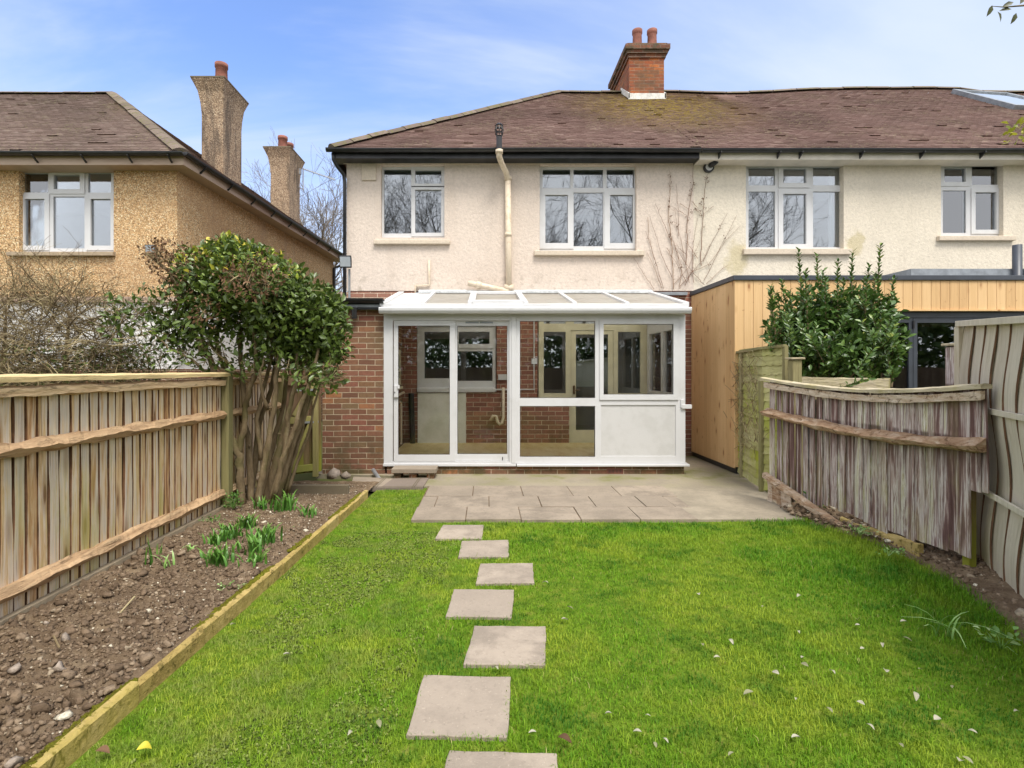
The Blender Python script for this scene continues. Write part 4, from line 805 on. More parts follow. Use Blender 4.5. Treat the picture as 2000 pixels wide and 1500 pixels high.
mb.box(cx(999), cx(1008), QY-.012, QY-.001, zf0+.002, cz(614)); fr = mb.build('frame', M_upvc, cons, bevel=.005)
mb = MB()
for h in (ha, hb2, hc): mb.box(h[0]-.004, h[1]+.004, QY+.03, QY+.038, h[2]-.004, h[3]+.004)
mb.build('pane', M_glass_c, fr)
mb = MB()
gk = .012
for h in (ha, hb2, hc):
    mb.plate(h[0]+.0005, h[1]-.0005, h[2]+.0005, h[3]-.0005, QY+.02, .009, [(h[0]+gk*.5, h[1]-gk*.5, h[2]+gk*.5, h[3]-gk*.5)])
mb.build('gasket', M_black, fr)
mb = MB(); mb.box(hp[0]-.003, hp[1]+.003, QY+.014, QY+.04, hp[2]-.003, hp[3]+.003); mb.build('infill_panel', M_panel, cons)
for a, g, yo, hd in (((769, 889), (777.5, 878.5, 636, 888), .004, 1), ((886, 995), (893, 991, 636, 887.5), .036, 0)):
    mb = MB(); h = r_(*g); mb.plate(cx(a[0]), cx(a[1]), slide[2]+.004, slide[3]-.004, QY+yo, .03, [h], True); d_ = mb.build('sliding_door', M_upvc, cons, bevel=.004)
    pm = MB(); pm.box(h[0]-.003, h[1]+.003, QY+yo+.013, QY+yo+.019, h[2]-.003, h[3]+.003); pm.build('pane', M_glass_c, d_)
    pm = MB(); pm.plate(h[0]+.0005, h[1]-.0005, h[2]+.0005, h[3]-.0005, QY+yo+.006, .006, [(h[0]+.007, h[1]-.007, h[2]+.007, h[3]-.007)]); pm.build('gasket', M_black, d_)
    if hd:
        pm = MB(); pm.box(cx(770), cx(778), QY-.028, QY+.003, cz(776), cz(753)); pm.box(cx(777), cx(781), QY-.045, QY-.006, cz(759), cz(752)); hn_ = pm.build('handle', M_upvc, d_, bevel=.004); pm = MB(); pm.box(cx(771), cx(772.5), QY-.031, QY-.0285, cz(768), cz(765)); pm.build('keyhole', M_black, d_)
    else:
        pm = MB(); pm.box(cx(981), cx(982.5), QY+.028, QY+.036-.0005, cz(899), cz(893)); pm.build('door_bolt', M_black, d_)
        pm = MB()
        for i in range(2): pm.box(cx(909+i*28), cx(935+i*28), QY+.030, QY+.0355, cz(631), cz(628))
        pm.build('trickle_vent', M_lead, d_)
# right-hand side of the conservatory
mb = MB(); sx = x1 - .075
mb.plate(0, WY - QY - .085, zf0, cz(610)+.25, 0, .07, [(.08, .72, cz(770), cz(640)), (.85, 1.50, cz(770), cz(640)), (.06, 1.55, zf0+.06, cz(796))], True)
zz0 = cz(610)+.25
def clampz(v):
    yv = v[0]; lim = 2.44 + .245*yv*1.0
    return min(v[2], lim)
mb.v = [(sx + .07 - v[1], QY + .075 + v[0], clampz(v)) for v in mb.v]; sd = mb.build('side_frame', M_upvc, cons)
mb = MB(); mb.box(sx+.03, sx+.036, QY+.15, QY+.80, cz(770)-.004, cz(640)+.004); mb.box(sx+.03, sx+.036, QY+.92, QY+1.58, cz(770)-.004, cz(640)+.004); mb.build('pane', M_glass_c, sd)
mb = MB(); mb.box(sx+.02, sx+.05, QY+.13, QY+1.63, zf0+.055, cz(796)+.004); mb.build('side_panel', M_panel, cons)
# roof
ry0, rz0, ry1, rz1 = 8.02, Z(594, 8.02), 9.76, Z(572.5, 9.76); slope = (rz1-rz0)/(ry1-ry0); rxl = x0-.02; rxr = x1+.0
def rp(x, t, d=0): return Vector((x, ry0 + (ry1-ry0)*t, rz0 + (rz1-rz0)*t + d))
bars = [rxl+.03, -.955, -.25, .60, 1.33, 2.12, rxr-.03]
mb = MB()
for i in range(1, len(bars)-1): mb.hexa([rp(bars[i], 0, -.02), rp(bars[i+1], 0, -.02), rp(bars[i+1], 1, -.02), rp(bars[i], 1, -.02)], [rp(bars[i], 0, 0), rp(bars[i+1], 0, 0), rp(bars[i+1], 1, 0), rp(bars[i], 1, 0)])
mb.build('roof_glazing', M_poly, cons)
mb = MB(); mb.hexa([rp(bars[0], 0, -.02), rp(bars[1], 0, -.02), rp(bars[1], 1, -.02), rp(bars[0], 1, -.02)], [rp(bars[0], 0, .002), rp(bars[1], 0, .002), rp(bars[1], 1, .002), rp(bars[0], 1, .002)]); mb.build('roof_panel', M_panel, cons)
for i, bx_ in enumerate(bars):
    mb = MB(); hw = .05 if i in (0, len(bars)-1) else .032; mb.hexa([rp(bx_-hw, -.01, -.03), rp(bx_+hw, -.01, -.03), rp(bx_+hw, .985, -.03), rp(bx_-hw, .985, -.03)], [rp(bx_-hw, -.01, .035), rp(bx_+hw, -.01, .035), rp(bx_+hw, .985, .035), rp(bx_-hw, .985, .035)]); mb.build('glazing_bar', M_upvc, cons, bevel=.006)
mb = MB(); a, c = bars[2]+.035, bars[3]-.035                                   # opening roof vent in the second bay
for p0, p1, t0, t1 in ((a, c, .02, .09), (a, c, .88, .95), (a, a+.045, .09, .88), (c-.045, c, .09, .88)): mb.hexa([rp(p0, t0, .003), rp(p1, t0, .003), rp(p1, t1, .003), rp(p0, t1, .003)], [rp(p0, t0, .05), rp(p1, t0, .05), rp(p1, t1, .05), rp(p0, t1, .05)])
mb.build('roof_vent', M_upvc, cons, bevel=.004)
mb = MB(); mb.hexa([rp(rxl+.35, .955, .012), rp(rxr, .955, .012), rp(rxr, 1.015, .012), rp(rxl+.35, 1.015, .012)], [rp(rxl+.35, .955, .05), rp(rxr, .955, .05), rp(rxr, 1.015, .06), rp(rxl+.35, 1.015, .06)]); mb.build('wall_plate', M_whitelead, cons)
mb = MB(); mb.box(x0-.02, x1+.012, ry0-.02, QY+.09, cz(613)+.01, Z(593, 8.0)); mb.build('eaves_beam', M_upvc, cons, bevel=.006)
mb = MB(); pr = [(.0, .045), (-.07, .045), (-.078, .03), (-.075, -.005), (-.055, -.04), (-.03, -.052), (0, -.052)]
zc_ = Z(606, 7.95); mb.sweep([(-a_, z_) for a_, z_ in pr], [(cx(744), ry0-.022, zc_), (cx(1343), ry0-.022, zc_)]); gt = mb.build('gutter', M_upvc, cons, bevel=.003)
for px in (766, 882, 998, 1115, 1225, 1232, 1330):
    mb = MB(); xx_ = X(px, 7.95); mb.sweep([(-a_*1.04+.0, z_*1.10) for a_, z_ in pr], [(xx_-.011, ry0-.0225, zc_), (xx_+.011, ry0-.0225, zc_)]); mb.build('gutter_bracket', M_upvc, gt)
mb = MB(); mb.box(cx(1331), cx(1350), QY-.03, QY+.03, cz(798), cz(790)); mb.box(cx(1329), cx(1336), QY-.02, QY-.0005, cz(796), cz(780)); mb.build('overflow_spout', M_upvc, cons, bevel=.004)
mb = MB(); mb.box(x0+.06, x1-.08, QY+.112, WY+.01, .1, Z(865, 9.79)-.0); mb.build('floor', M_vinyl, cons)

# ------------------------------------------------------------------ house on the left
hl = thing('pebbledashed_house', 'tan pebbledashed house with a hipped grey brown roof and two tall flared chimneys', 'house', (-9, WY, 0))
LX1 = X(346, WY); LX0 = -16.; W5 = (32, 230, 324, 497); slx = .069
lsx = lambda y: LX1 + slx*(y-WY); zlb = Z(585, WY)
mb = MB(); mb.plate(LX0, LX1, zlb, zt, WY, .13, [hole((37, 222, 328, 494), WY)], False, .5); yb = 17.9
mb.add([(LX1, WY, zlb), (lsx(yb), yb, zlb), (lsx(yb), yb, zt), (LX1, WY, zt)], [(0, 1, 2, 3)]); mb.add([(lsx(yb), yb, zlb), (LX0, yb, zlb), (LX0, yb, zt), (lsx(yb), yb, zt)], [(0, 1, 2, 3)]); mb.build('pebbledash_wall', M_pebble, hl)
mb = MB(); mb.box(LX0, LX1-.01, WY+.01, WY+.1, 1.62, zlb-.004); mb.hexa([(LX1-.12, WY+.1, 1.62), (LX1-.012, WY+.1, 1.62), (lsx(yb)-.012, yb-.05, 1.62), (lsx(yb)-.12, yb-.05, 1.62)], [(LX1-.12, WY+.1, zlb-.004), (LX1-.012, WY+.1, zlb-.004), (lsx(yb)-.012, yb-.05, zlb-.004), (lsx(yb)-.12, yb-.05, zlb-.004)]); mb.build('white_wall', M_white, hl)
mb = MB(); mb.box(LX0, LX1-.002, WY-.01, WY+.1, -.06, 1.616); mb.hexa([(LX1-.12, WY+.1, 0), (LX1-.002, WY+.1, 0), (lsx(yb)-.002, yb-.05, 0), (lsx(yb)-.12, yb-.05, 0)], [(LX1-.12, WY+.1, 1.616), (LX1-.002, WY+.1, 1.616), (lsx(yb)-.002, yb-.05, 1.616), (lsx(yb)-.12, yb-.05, 1.616)]); mb.build('brick_wall', M_brick, hl)
mb = MB(); mb.box(LX0, LX1+.02, WY-.03, WY-.001, zlb-.05, zlb+.05); mb.build('render_stop', M_fascia_l, hl)
mb = MB(); mb.add([(LX0+.1, 13.2, 3.0), (LX1-.2, 13.2, 3.0), (LX1-.2, 13.2, 5.42), (LX0+.1, 13.2, 5.42)], [(0, 1, 2, 3)]); mb.box(LX1-.22, LX1-.2, WY+.2, 13.2, 3, 5.42); mb.box(LX0, LX1-.2, WY+.2, 13.2, 5.42, 5.45); mb.box(LX0, LX1-.2, WY+.15, 13.2, 2.96, 2.99); mb.build('inner_wall', M_roomw, hl)
w = window(hl, YW, W5, [(44, 94, 338, 376, 'f'), (106, 157, 342, 370, 's'), (172, 217, 338, 376, 'f'), (49, 88, 389, 480, 's'), (104, 165, 384, 485, 'f'), (178, 217, 389, 480, 's')], sashw=9); sill(hl, w, (19, 226, 492, 501), WY, .08, M_sillr)
LEY, LEZ = 9.42, Z(296, 9.42); LXE = X(357, LEY); LRUN = 4.07; LRY = LEY+LRUN; LRZ = Z(184, LRY); LSL = math.hypot(LRUN, LRZ-LEZ); lv = Vector((0, LRUN/LSL, (LRZ-LEZ)/LSL)); ln = Vector((0, -lv.z, lv.y)); LAX = X(222, LRY)
mb = MB(); roof_tiles(mb, (0, LEY, LEZ), (1, 0, 0), lv, ln, LSL, lambda v: (-13.5, LXE + (LAX-LXE)*v/LSL))
rb = -.02; esx = lambda y: LXE + slx*(y-LEY); yend = 18.2; ap2 = Vector((LAX + slx*(yend-4.2-LRY), yend-4.2, LRZ))
mb.add([(-16, LEY, LEZ+rb), (LXE, LEY, LEZ+rb), (LAX, LRY, LRZ+rb), (-16, LRY, LRZ+rb)], [(0, 1, 2, 3)], .3)
A_, B_, C_, D_ = Vector((LXE, LEY, LEZ)), Vector((esx(yend), yend, LEZ)), ap2, Vector((LAX, LRY, LRZ))
uu = (B_-A_).normalized(); up_ = ((D_-A_) - uu*(D_-A_).dot(uu)); LS2 = up_.length; up_.normalize(); nn_ = uu.cross(up_); nn_ = nn_ if nn_.z > 0 else -nn_
uD, uB, uC = (D_-A_).dot(uu), (B_-A_).length, (C_-A_).dot(uu)
roof_tiles(mb, A_, uu, up_, nn_, LS2, lambda v: (uD*v/LS2, uB + (uC-uB)*v/LS2), gauge=.13, tw=.2)
mb.add([p + Vector((0, 0, rb)) for p in (A_, B_, C_, D_)], [(0, 1, 2, 3)], .3); mb.add([(esx(yend), yend, LEZ+rb), (-16, yend, LEZ+rb), (-16, ap2.y, LRZ+rb), (ap2.x, ap2.y, LRZ+rb)], [(0, 1, 2, 3)], .3); mb.add([(LAX, LRY, LRZ+rb), ap2 + Vector((0, 0, rb)), (-16, ap2.y, LRZ+rb), (-16, LRY, LRZ+rb)], [(0, 1, 2, 3)], .3)
rfl = mb.build('roof', M_tile_l, hl)
mb = MB(); ridge_line(mb, (LXE, LEY, LEZ+.03), (LAX, LRY, LRZ+.03), 15, .16, .07); ridge_line(mb, (LAX, LRY, LRZ+.02), (-13.5, LRY, LRZ+.02), 10, .12, .07); mb.build('ridge_tiles', M_ridge, rfl)
def flared(name, xa, xb_, ya, yb_, z0, z1, pots):
    mb = MB(); fl = [(0, z0), (0, z1-.75), (.02, z1-.5), (.06, z1-.25), (.13, z1-.08), (.16, z1-.02), (.16, z1)]
    for (e0, h0), (e1, h1) in zip(fl[:-1], fl[1:]):
        q0 = [(xa-e0, ya-e0, h0), (xb_+e0*.6, ya-e0, h0), (xb_+e0*.6, yb_+e0, h0), (xa-e0, yb_+e0, h0)]; q1 = [(xa-e1, ya-e1, h1), (xb_+e1*.6, ya-e1, h1), (xb_+e1*.6, yb_+e1, h1), (xa-e1, yb_+e1, h1)]
        mb.add(q0+q1, [(0, 1, 5, 4), (1, 2, 6, 5), (2, 3, 7, 6), (3, 0, 4, 7)], .5)
    mb.add([(xa-.16, ya-.16, z1), (xb_+.1, ya-.16, z1), (xb_+.1, yb_+.16, z1), (xa-.16, yb_+.16, z1)], [(0, 1, 2, 3)]); c_ = mb.build('chimney', M_chim, rfl); mb = MB(); mb.box(xa-.17, xb_+.11, ya-.17, yb_+.17, z1+.001, z1+.03); mb.build('coping', M_kerb, rfl)
    for px_, py_, ph in pots:
        mb = MB(); r = .135; mb.lathe(px_, py_, [(r*1.1, z1+.02), (r, z1+.1), (r*.93, z1+ph-.1), (r*1.06, z1+ph-.09), (r*1.06, z1+ph), (r*.8, z1+ph), (r*.78, z1+.1)], 18); mb.build('chimney_pot', M_pot, rfl, smooth=True)
m = N('chimney_pebbledash', .92, .2); q = m.n('ShaderNodeSeparateColor'); m.set(q.inputs[0], m.voro(55, None, 'Color')); k = m.ramp(q.outputs[0], [(0, (.150, .106, .075)), (.4, (.312, .219, .144)), (.8, (.425, .312, .206)), (1, (.562, .450, .325))])
k = m.mix(m.rng(m.noise(1.8, 5, .65, m.pos((2, 2, .35))), .48, .66, 0, .7), k, (.075, .06, .05)); m.col(k); m.bump(m.voro(55), .012); M_chim = m.m
zc = Z(151, 11.94); flared('c', -6.47, -5.98, 12.1, 13.0, 5.4, zc, [(-6.12, 12.3, .50)])
flared('c', -6.42, -5.87, 15.85, 16.75, 5.4, zc+.0, [(-6.12, 16.0, .44), (-6.12, 16.5, .44)])
gzl = Z(297, 9.4); gutter(hl, -13.5, LXE+.03, 9.40, gzl)
mb = MB(); mb.box(-13.5, LXE-.03, 9.50, 9.53, Z(322, 9.5), Z(305, 9.5)); sz_ = Z(322, 9.5)+.004; so_ = [(-13.5, 9.532), (LXE-.034, 9.532), (esx(18.1)-.04, 18.1), (esx(18.1)-.7, 18.1), (LXE-.7, WY+.1), (-13.5, WY+.1)]; mb.add([(x_, y_, sz_) for x_, y_ in so_] + [(x_, y_, sz_+.012) for x_, y_ in so_], [tuple(range(5, -1, -1)), tuple(range(6, 12))] + [(k, (k+1) % 6, (k+1) % 6+6, k+6) for k in range(6)]); mb.bar((LXE-.05, 9.5, Z(313, 9.5)), (esx(18.1)-.05, 18.1, Z(313, 9.5)), .03, .16); mb.build('fascia', M_fascia_l, hl)
mb = MB(); pr = [(.058*math.cos(t), .058*math.sin(t)) for t in np.linspace(math.pi, 2*math.pi, 9)]; mb.sweep(pr + [(.05, .002), (-.05, .002)], [(LXE+.04, 9.40, gzl), (esx(18.2)+.04, 18.2, gzl-.02)]); mb.build('side_gutter', M_black, hl)
for i in range(9):
    t = (i+.4)/9; yv = 9.6 + 8.4*t; xv = esx(yv); mb = MB(); mb.bar((xv-.03, yv, gzl-.17), (xv+.09, yv, gzl-.055), .03, .025); mb.build('gutter_bracket', M_black, hl)
for px in (70, 165, 255, 333):
    mb = MB(); x_ = X(px, 9.45); mb.bar((x_, 9.495, gzl-.15), (x_, 9.36, gzl-.06), .025, .025); mb.build('gutter_bracket', M_black, hl)
mb = MB(); mb.tube([(esx(18.0)+.02, 18.0, gzl-.06), (esx(18.0)-.02, 17.95, gzl-.3), (lsx(17.85)+.05, 17.8, gzl-.45), (lsx(17.85)+.05, 17.8, 2.5)], .05, 8); mb.build('rain_pipe', M_black, hl)

# ------------------------------------------------------------------ fences
def waney(mb, c, d, nrm, w, z0, z1, th, r, lean=0., wav=.006, segs=8, top_j=0., edge=0):
    """One rough board: wavy edges, from z0 to z1, centre c (2D), along d, thickness towards nrm."""
    L = []; ph = R.random()*9; ph2 = R.random()*9
    for i in range(segs+1):
        t = i/segs; z = z0 + (z1-z0)*t; o = lean*(t-.5)
        a = -w/2 + o + wav*math.sin(ph + 5.1*t + 1.3*math.sin(9*t+ph)) + R.uniform(-.0025, .0025); b = w/2 + o + wav*math.sin(ph2 + 4.3*t + math.sin(11*t+ph2)) + R.uniform(-.0025, .0025); L.append((a, b, z))
    vs = []; bow = R.uniform(-.006, .006)
    for a, b, z in L:
        bb = bow*math.sin(math.pi*(z-z0)/(z1-z0))
        for q, n_ in ((a, 0+bb), (b, .004+bb), (b, th+bb), (a, th+bb)): vs.append((c[0]+d[0]*q+nrm[0]*n_, c[1]+d[1]*q+nrm[1]*n_, z))
    fs = [(0, 1, 2, 3), (len(vs)-1, len(vs)-2, len(vs)-3, len(vs)-4)]
    for i in range(segs):
        for k in range(4): fs.append((i*4+k, i*4+k+4, i*4+(k+1) % 4+4, i*4+(k+1) % 4))
    mb.add(vs, fs, r)
    if edge:
        n_ = len(fs)
        for j, f in enumerate(fs[2:]):
            if j % 4 in (1, 3): mb.m[len(mb.m) - n_ + 2 + j] = edge
def rough_beam(mb, P0, P1, prof, segs=40, amp=.006, r=None, bend=None):
    """A hewn rail: profile (out, up), edges wandering along the length."""
    P0, P1 = Vector(P0), Vector(P1); d = P1-P0; a = Vector((d.y, -d.x, 0)).normalized(); n_ = len(prof); vs = []; fs = []
    ph = [R.random()*20 for _ in prof]
    for i in range(segs+1):
        t = i/segs; p = P0 + d*t + (bend(t) if bend else Vector()); s = d.length*t
        for k, (u, w) in enumerate(prof):
            j = amp*(math.sin(ph[k]+s*7.3) + .7*math.sin(ph[k]*2+s*19) + R.uniform(-.5, .5)); vs.append(p + a*(u+j*.6) + Vector((0, 0, w+j)))
    for i in range(segs):
        for k in range(n_): fs.append((i*n_+k, i*n_+(k+1) % n_, (i+1)*n_+(k+1) % n_, (i+1)*n_+k))
    fs += [tuple(range(n_-1, -1, -1)), tuple(range(segs*n_, (segs+1)*n_))]; mb.add(vs, fs, r)

lf = thing('board_fence', 'long weathered fence of rough upright boards with split rails beside the soil bed', 'fence', (FX, 4, 0))
mb = MB(); y = .6
while y < 7.62:
    w = R.uniform(.078, .108)
    if not (5.98 < y < 6.13): waney(mb, (FX-.03, y+w/2), (0, 1), (-1, 0), w-.012, .05, 1.49 + R.uniform(-.02, .01), .022, R.random(), R.uniform(-.010, .010), R.uniform(.0015, .006), 12, edge=1)
    y += w
mb.build('boards', [M_fence, M_fedge], lf)
mb = MB(); y = .6
while y < 7.6: mb.box(FX-.084 - .004*(int(y*50) % 2), FX-.072, y, y+.117, .05, 1.48); y += .12
mb.build('gap_shade_backing', M_gapshade, lf)  # layer added behind the boards, coloured near black so the gaps look shaded
for z in (.22, 1.10, 1.47): 
    mb = MB(); pr = [(-.028, -.045), (.02, -.034), (.045, .0), (.012, .046), (-.028, .05)] if z < 1.4 else [(-.028, -.04), (.035, -.032), (.04, .02), (-.028, .035)]
    rough_beam(mb, (FX, .6, z), (FX, 5.98, z-.01), pr, 160, .0085 if z < 1.4 else .005); mb.build('rail', M_rail, lf)
    mb = MB(); rough_beam(mb, (FX, 6.13, z-.01), (FX, 7.6, z-.01), pr, 24, .006); mb.build('rail', M_rail, lf)
mb = MB(); rough_beam(mb, (FX, .6, 1.545), (FX, 6.05, 1.545), [(-.06, -.022), (.05, -.022), (.05, .012), (0, .026), (-.06, .014)], 60, .002); rough_beam(mb, (FX, 6.05, 1.545), (FX, 7.6, 1.545), [(-.06, -.022), (.05, -.022), (.05, .012), (0, .026), (-.06, .014)], 16, .002); mb.build('capping', M_cap, lf)
mb = MB(); mb.box(FX-.03, FX+.055, 6.0, 6.11, -.05, 1.53); mb.build('post', M_post, lf, bevel=.006)
mb = MB(); mb.box(FX-.04, FX+.06, 7.60, 7.70, -.05, 1.55); mb.build('post', M_post, lf, bevel=.006)
mb = MB(); mb.box(FX-.028, FX+.02, .6, 7.6, -.05, .075); mb.build('gravel_board', M_gravelb, lf, bevel=.004)

gt_ = thing('garden_gate', 'dark mossy ledged wooden gate with a diagonal brace beside the brick wall', 'gate', (-2.7, 7.85, 0))
ga, gb = Vector((FX+.05, 7.72, 0)), Vector((cx(629)-.02, 8.02, 0)); gd = (gb-ga).normalized(); gn = Vector((gd.y, -gd.x, 0)); gw = (gb-ga).length
mb = MB(); s = 0.0
while s < gw - .02: waney(mb, (ga + gd*(s+.045) - gn*.03)[:2], gd[:2], (-gn)[:2], .088, .06, 1.50 + R.uniform(-.01, .01), .016, R.random(), 0, .002, 5); s += .09
mb.build('boards', M_gate, gt_)
for z in (.14, .86, 1.42): mb = MB(); mb.bar(ga + gn*.0 + Vector((0, 0, z)), gb - gd*.1 + Vector((0, 0, z)), .04, .10); mb.build('ledge', M_gatef if z < 1 else M_gate, gt_, bevel=.005)
mb = MB(); mb.bar(ga + gd*.12 + gn*.003 + Vector((0, 0, .18)), gb - gd*.14 + gn*.003 + Vector((0, 0, .80)), .035, .075); mb.bar(ga + gd*.12 + gn*.003 + Vector((0, 0, .92)), gb - gd*.12 + gn*.003 + Vector((0, 0, 1.36)), .035, .075); mb.build('brace', M_gatef, gt_, bevel=.004)
mb = MB(); q = gb - gd*.05; mb.box(q.x-.035, q.x+.035, q.y-.05, q.y+.03, 0, 1.58); mb.build('post', M_gatef, gt_, bevel=.005)
for z in (.82, 1.30):
    mb = MB(); mb.bar(gb - gd*.34 + gn*.024 + Vector((0, 0, z)), gb - gd*.02 + gn*.03 + Vector((0, 0, z)), .004, .03); mb.build('hinge', M_greym, gt_)

# right-hand side: mossy lap panel, sagging brown panel, grey woven panel
lp = thing('lap_panel_fence', 'green algae stained lap fence panel under dead ivy beside the timber extension', 'fence', (3.7, 7.4, 0))
pa, pb, pc = Vector((3.98, 8.76, 0)), Vector((3.62, 6.95, 0)), Vector((3.76, 6.64, 0)); pd = (pb-pa).normalized(); pn = Vector((pd.y, -pd.x, 0)); pn = pn if pn.x < 0 else -pn; plen = (pb-pa).length
mb = MB(); z = .04
while z < 1.80:
  hgt = R.uniform(.10, .13); segs = 16
  for e0, e1 in ((pa, pb), (pb, pc)):
    p0, p1 = e0 + Vector((0, 0, z)), e1 + Vector((0, 0, z)); vs = []; fs = []
    for i in range(segs+1):
        p = p0.lerp(p1, i/segs); j = .007*math.sin(i*1.3+z*40)+R.uniform(-.003, .003)
        vs += [p + pn*.030 + Vector((0, 0, j)), p + pn*.010 + Vector((0, 0, hgt+.02)), p - pn*.004 + Vector((0, 0, hgt+.02)), p + pn*.008 + Vector((0, 0, j))]
    for i in range(segs):
        for k in range(4): fs.append((i*4+k, i*4+(k+1) % 4, i*4+4+(k+1) % 4, i*4+4+k))
    mb.add(vs, fs, R.random())
  z += hgt
mb.build('lap_boards', M_lap, lp)
for t, top in ((0., 1.86), (.50, 1.84), (1., 1.455), (2., 1.90)):
    mb = MB(); p = (pa.lerp(pb, t) if t <= 1 else pc) + pn*.03; mb.box(p.x-.024, p.x+.024, p.y-.03, p.y+.03, 0, top); mb.build('post', M_post, lp, bevel=.004)
mb = MB(); mb.bar(pa + pn*.03 + Vector((0, 0, 1.85)), pb + pn*.03 + Vector((0, 0, 1.88)), .06, .035); mb.bar(pb + pn*.03 + Vector((0, 0, 1.88)), pc + pn*.03 + Vector((0, 0, 1.90)), .058, .034); mb.build('capping', M_post, lp)
iv = MB()
for i in range(300):
    s = R.uniform(.32, .98); zz_ = R.uniform(.5, 1.8); p = pa.lerp(pb, s) + pn*.045; pts = [p + Vector((0, 0, zz_))]; d = Vector((pd.x*R.uniform(-1, 1), pd.y*R.uniform(-1, 1), R.uniform(-.8, 1)))
    for k in range(5): pts.append(pts[-1] + d*R.uniform(.03, .07) + pd*R.uniform(-.03, .03) + pn*R.uniform(-.006, .012)); pts[-1].z = min(pts[-1].z, 1.86)
    iv.tube(pts, [R.uniform(.002, .0045)]*6, 3, r=R.uniform(.3, 1))
dv = iv.build('dead_ivy_stems', M_twig, None, org=(3.65, 7.1, 0)); tag(dv, 'tangle of dead ivy stems clinging to the green lap panel', 'ivy')

bp = thing('sagging_fence_panel', 'sagging grey brown fence panel with a rotten middle rail and torn foot', 'fence', (3.8, 5.4, 0))
ba, bb_ = Vector((3.42, 6.48, 0)), Vector((3.72, 3.96, 0)); bd = (bb_-ba).normalized(); bn = Vector((bd.y, -bd.x, 0)); bn = bn if bn.x < 0 else -bn; bl = (bb_-ba).length
def bow(t): return bn*(-.10*math.sin(math.pi*t)) + Vector((0, 0, -.085*math.sin(math.pi*t)))
mb = MB(); s = .02
while s < bl - .02:
    w = min(R.uniform(.085, .11), bl - s); t = (s+w/2)/bl; p = ba + bd*(s+w/2) + bow(t) ; tz = 1.47 - .085*math.sin(math.pi*t)
    z0 = float(np.interp(t, [0, .22, .33, .6, .8, .95, .955, 1], [.10, .10, .17, .10, .12, .17, .66, .68])) + R.uniform(-.022, .02)
    ya = math.atan2(.018, w); d2 = (bd*math.cos(ya) + bn*math.sin(ya)); waney(mb, p[:2], d2[:2], (-bn)[:2], w+.012, z0, tz + .02, .014, R.random(), R.uniform(-.02, .02), .004, 9); s += w
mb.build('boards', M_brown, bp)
mb = MB(); L_ = [(-.10+1.5*.0, 0)]
rough_beam(mb, ba + Vector((0, 0, 1.09)) + bn*.02, bb_ + Vector((0, 0, 1.035)) + bn*.02, [(-.06, -.035), (-.02, -.05), (.02, -.045), (.02, .05), (-.03, .03), (-.075, -.005)] if (bn.dot(Vector((bd.y, -bd.x, 0))) < 0) else [(.06, -.035), (.075, -.005), (.03, .03), (-.02, .05), (-.02, -.045), (.02, -.05)], 60, .006, bend=lambda t: bow(t)*.9); mb.build('rail', M_brownr, bp)
sg = -1 if bn.dot(Vector((bd.y, -bd.x, 0))) < 0 else 1
mb = MB(); rough_beam(mb, ba + bn*.03 + Vector((0, 0, 1.43)), bb_ + bn*.03 + Vector((0, 0, 1.42)), [(-.02, -.045), (.02, -.045), (.02, .02), (-.02, .02)], 50, .003, bend=bow); mb.build('rail', M_brownr, bp)
mb = MB(); rough_beam(mb, ba - bd*.05 + Vector((0, 0, 1.485)) + bn*.012, bb_ + bd*.01 + Vector((0, 0, 1.475)) + bn*.012, [(-.05, -.016), (.05, -.016), (.05, .014), (0, .026), (-.05, .014)], 50, .0025, bend=bow); mb.build('capping', M_browncap, bp)
mb = MB(); rough_beam(mb, ba + bn*.04 + bd*.0 + Vector((0, 0, .33)), ba + bd*1.25 + bn*.07 + Vector((0, 0, .06)), [(-.03, -.028), (.035, -.03), (.03, .02), (-.03, .032)], 30, .006, bend=lambda t: bow(t*.5)*.8); mb.build('fallen_rail', M_brownr, bp)
mb = MB()
for i in range(5): waney(mb, (ba + bd*(.05+.085*i) + bn*.012)[:2], bd[:2], (-bn)[:2], .08, .0 + R.uniform(0, .04), .33 - .018*i, .012, R.random(), R.uniform(-.02, .02), .006, 5)
mb.build('broken_boards', M_brownr, bp)
mb = MB(); q_ = bb_ - bd*.20 - bn*.085; mb.box(q_.x-.03, q_.x+.03, q_.y-.03, q_.y+.03, -.05, 1.42); mb.build('post', M_gate, bp, bevel=.004)
mb = MB(); rough_beam(mb, ba + bd*1.02 - bn*.02 + Vector((0, 0, .10)), bb_ - bd*.55 + bn*.0 + Vector((0, 0, .09)), [(-.02, -.06), (.02, -.06), (.02, .05), (-.02, .06)], 20, .008, bend=lambda t: bow(.4+t*.5)*.9); fb = mb.build('loose_gravel_board', M_edge, None, org=(3.9, 5, 0)); tag(fb, 'split mossy board lying under the sagging fence panel', 'board')

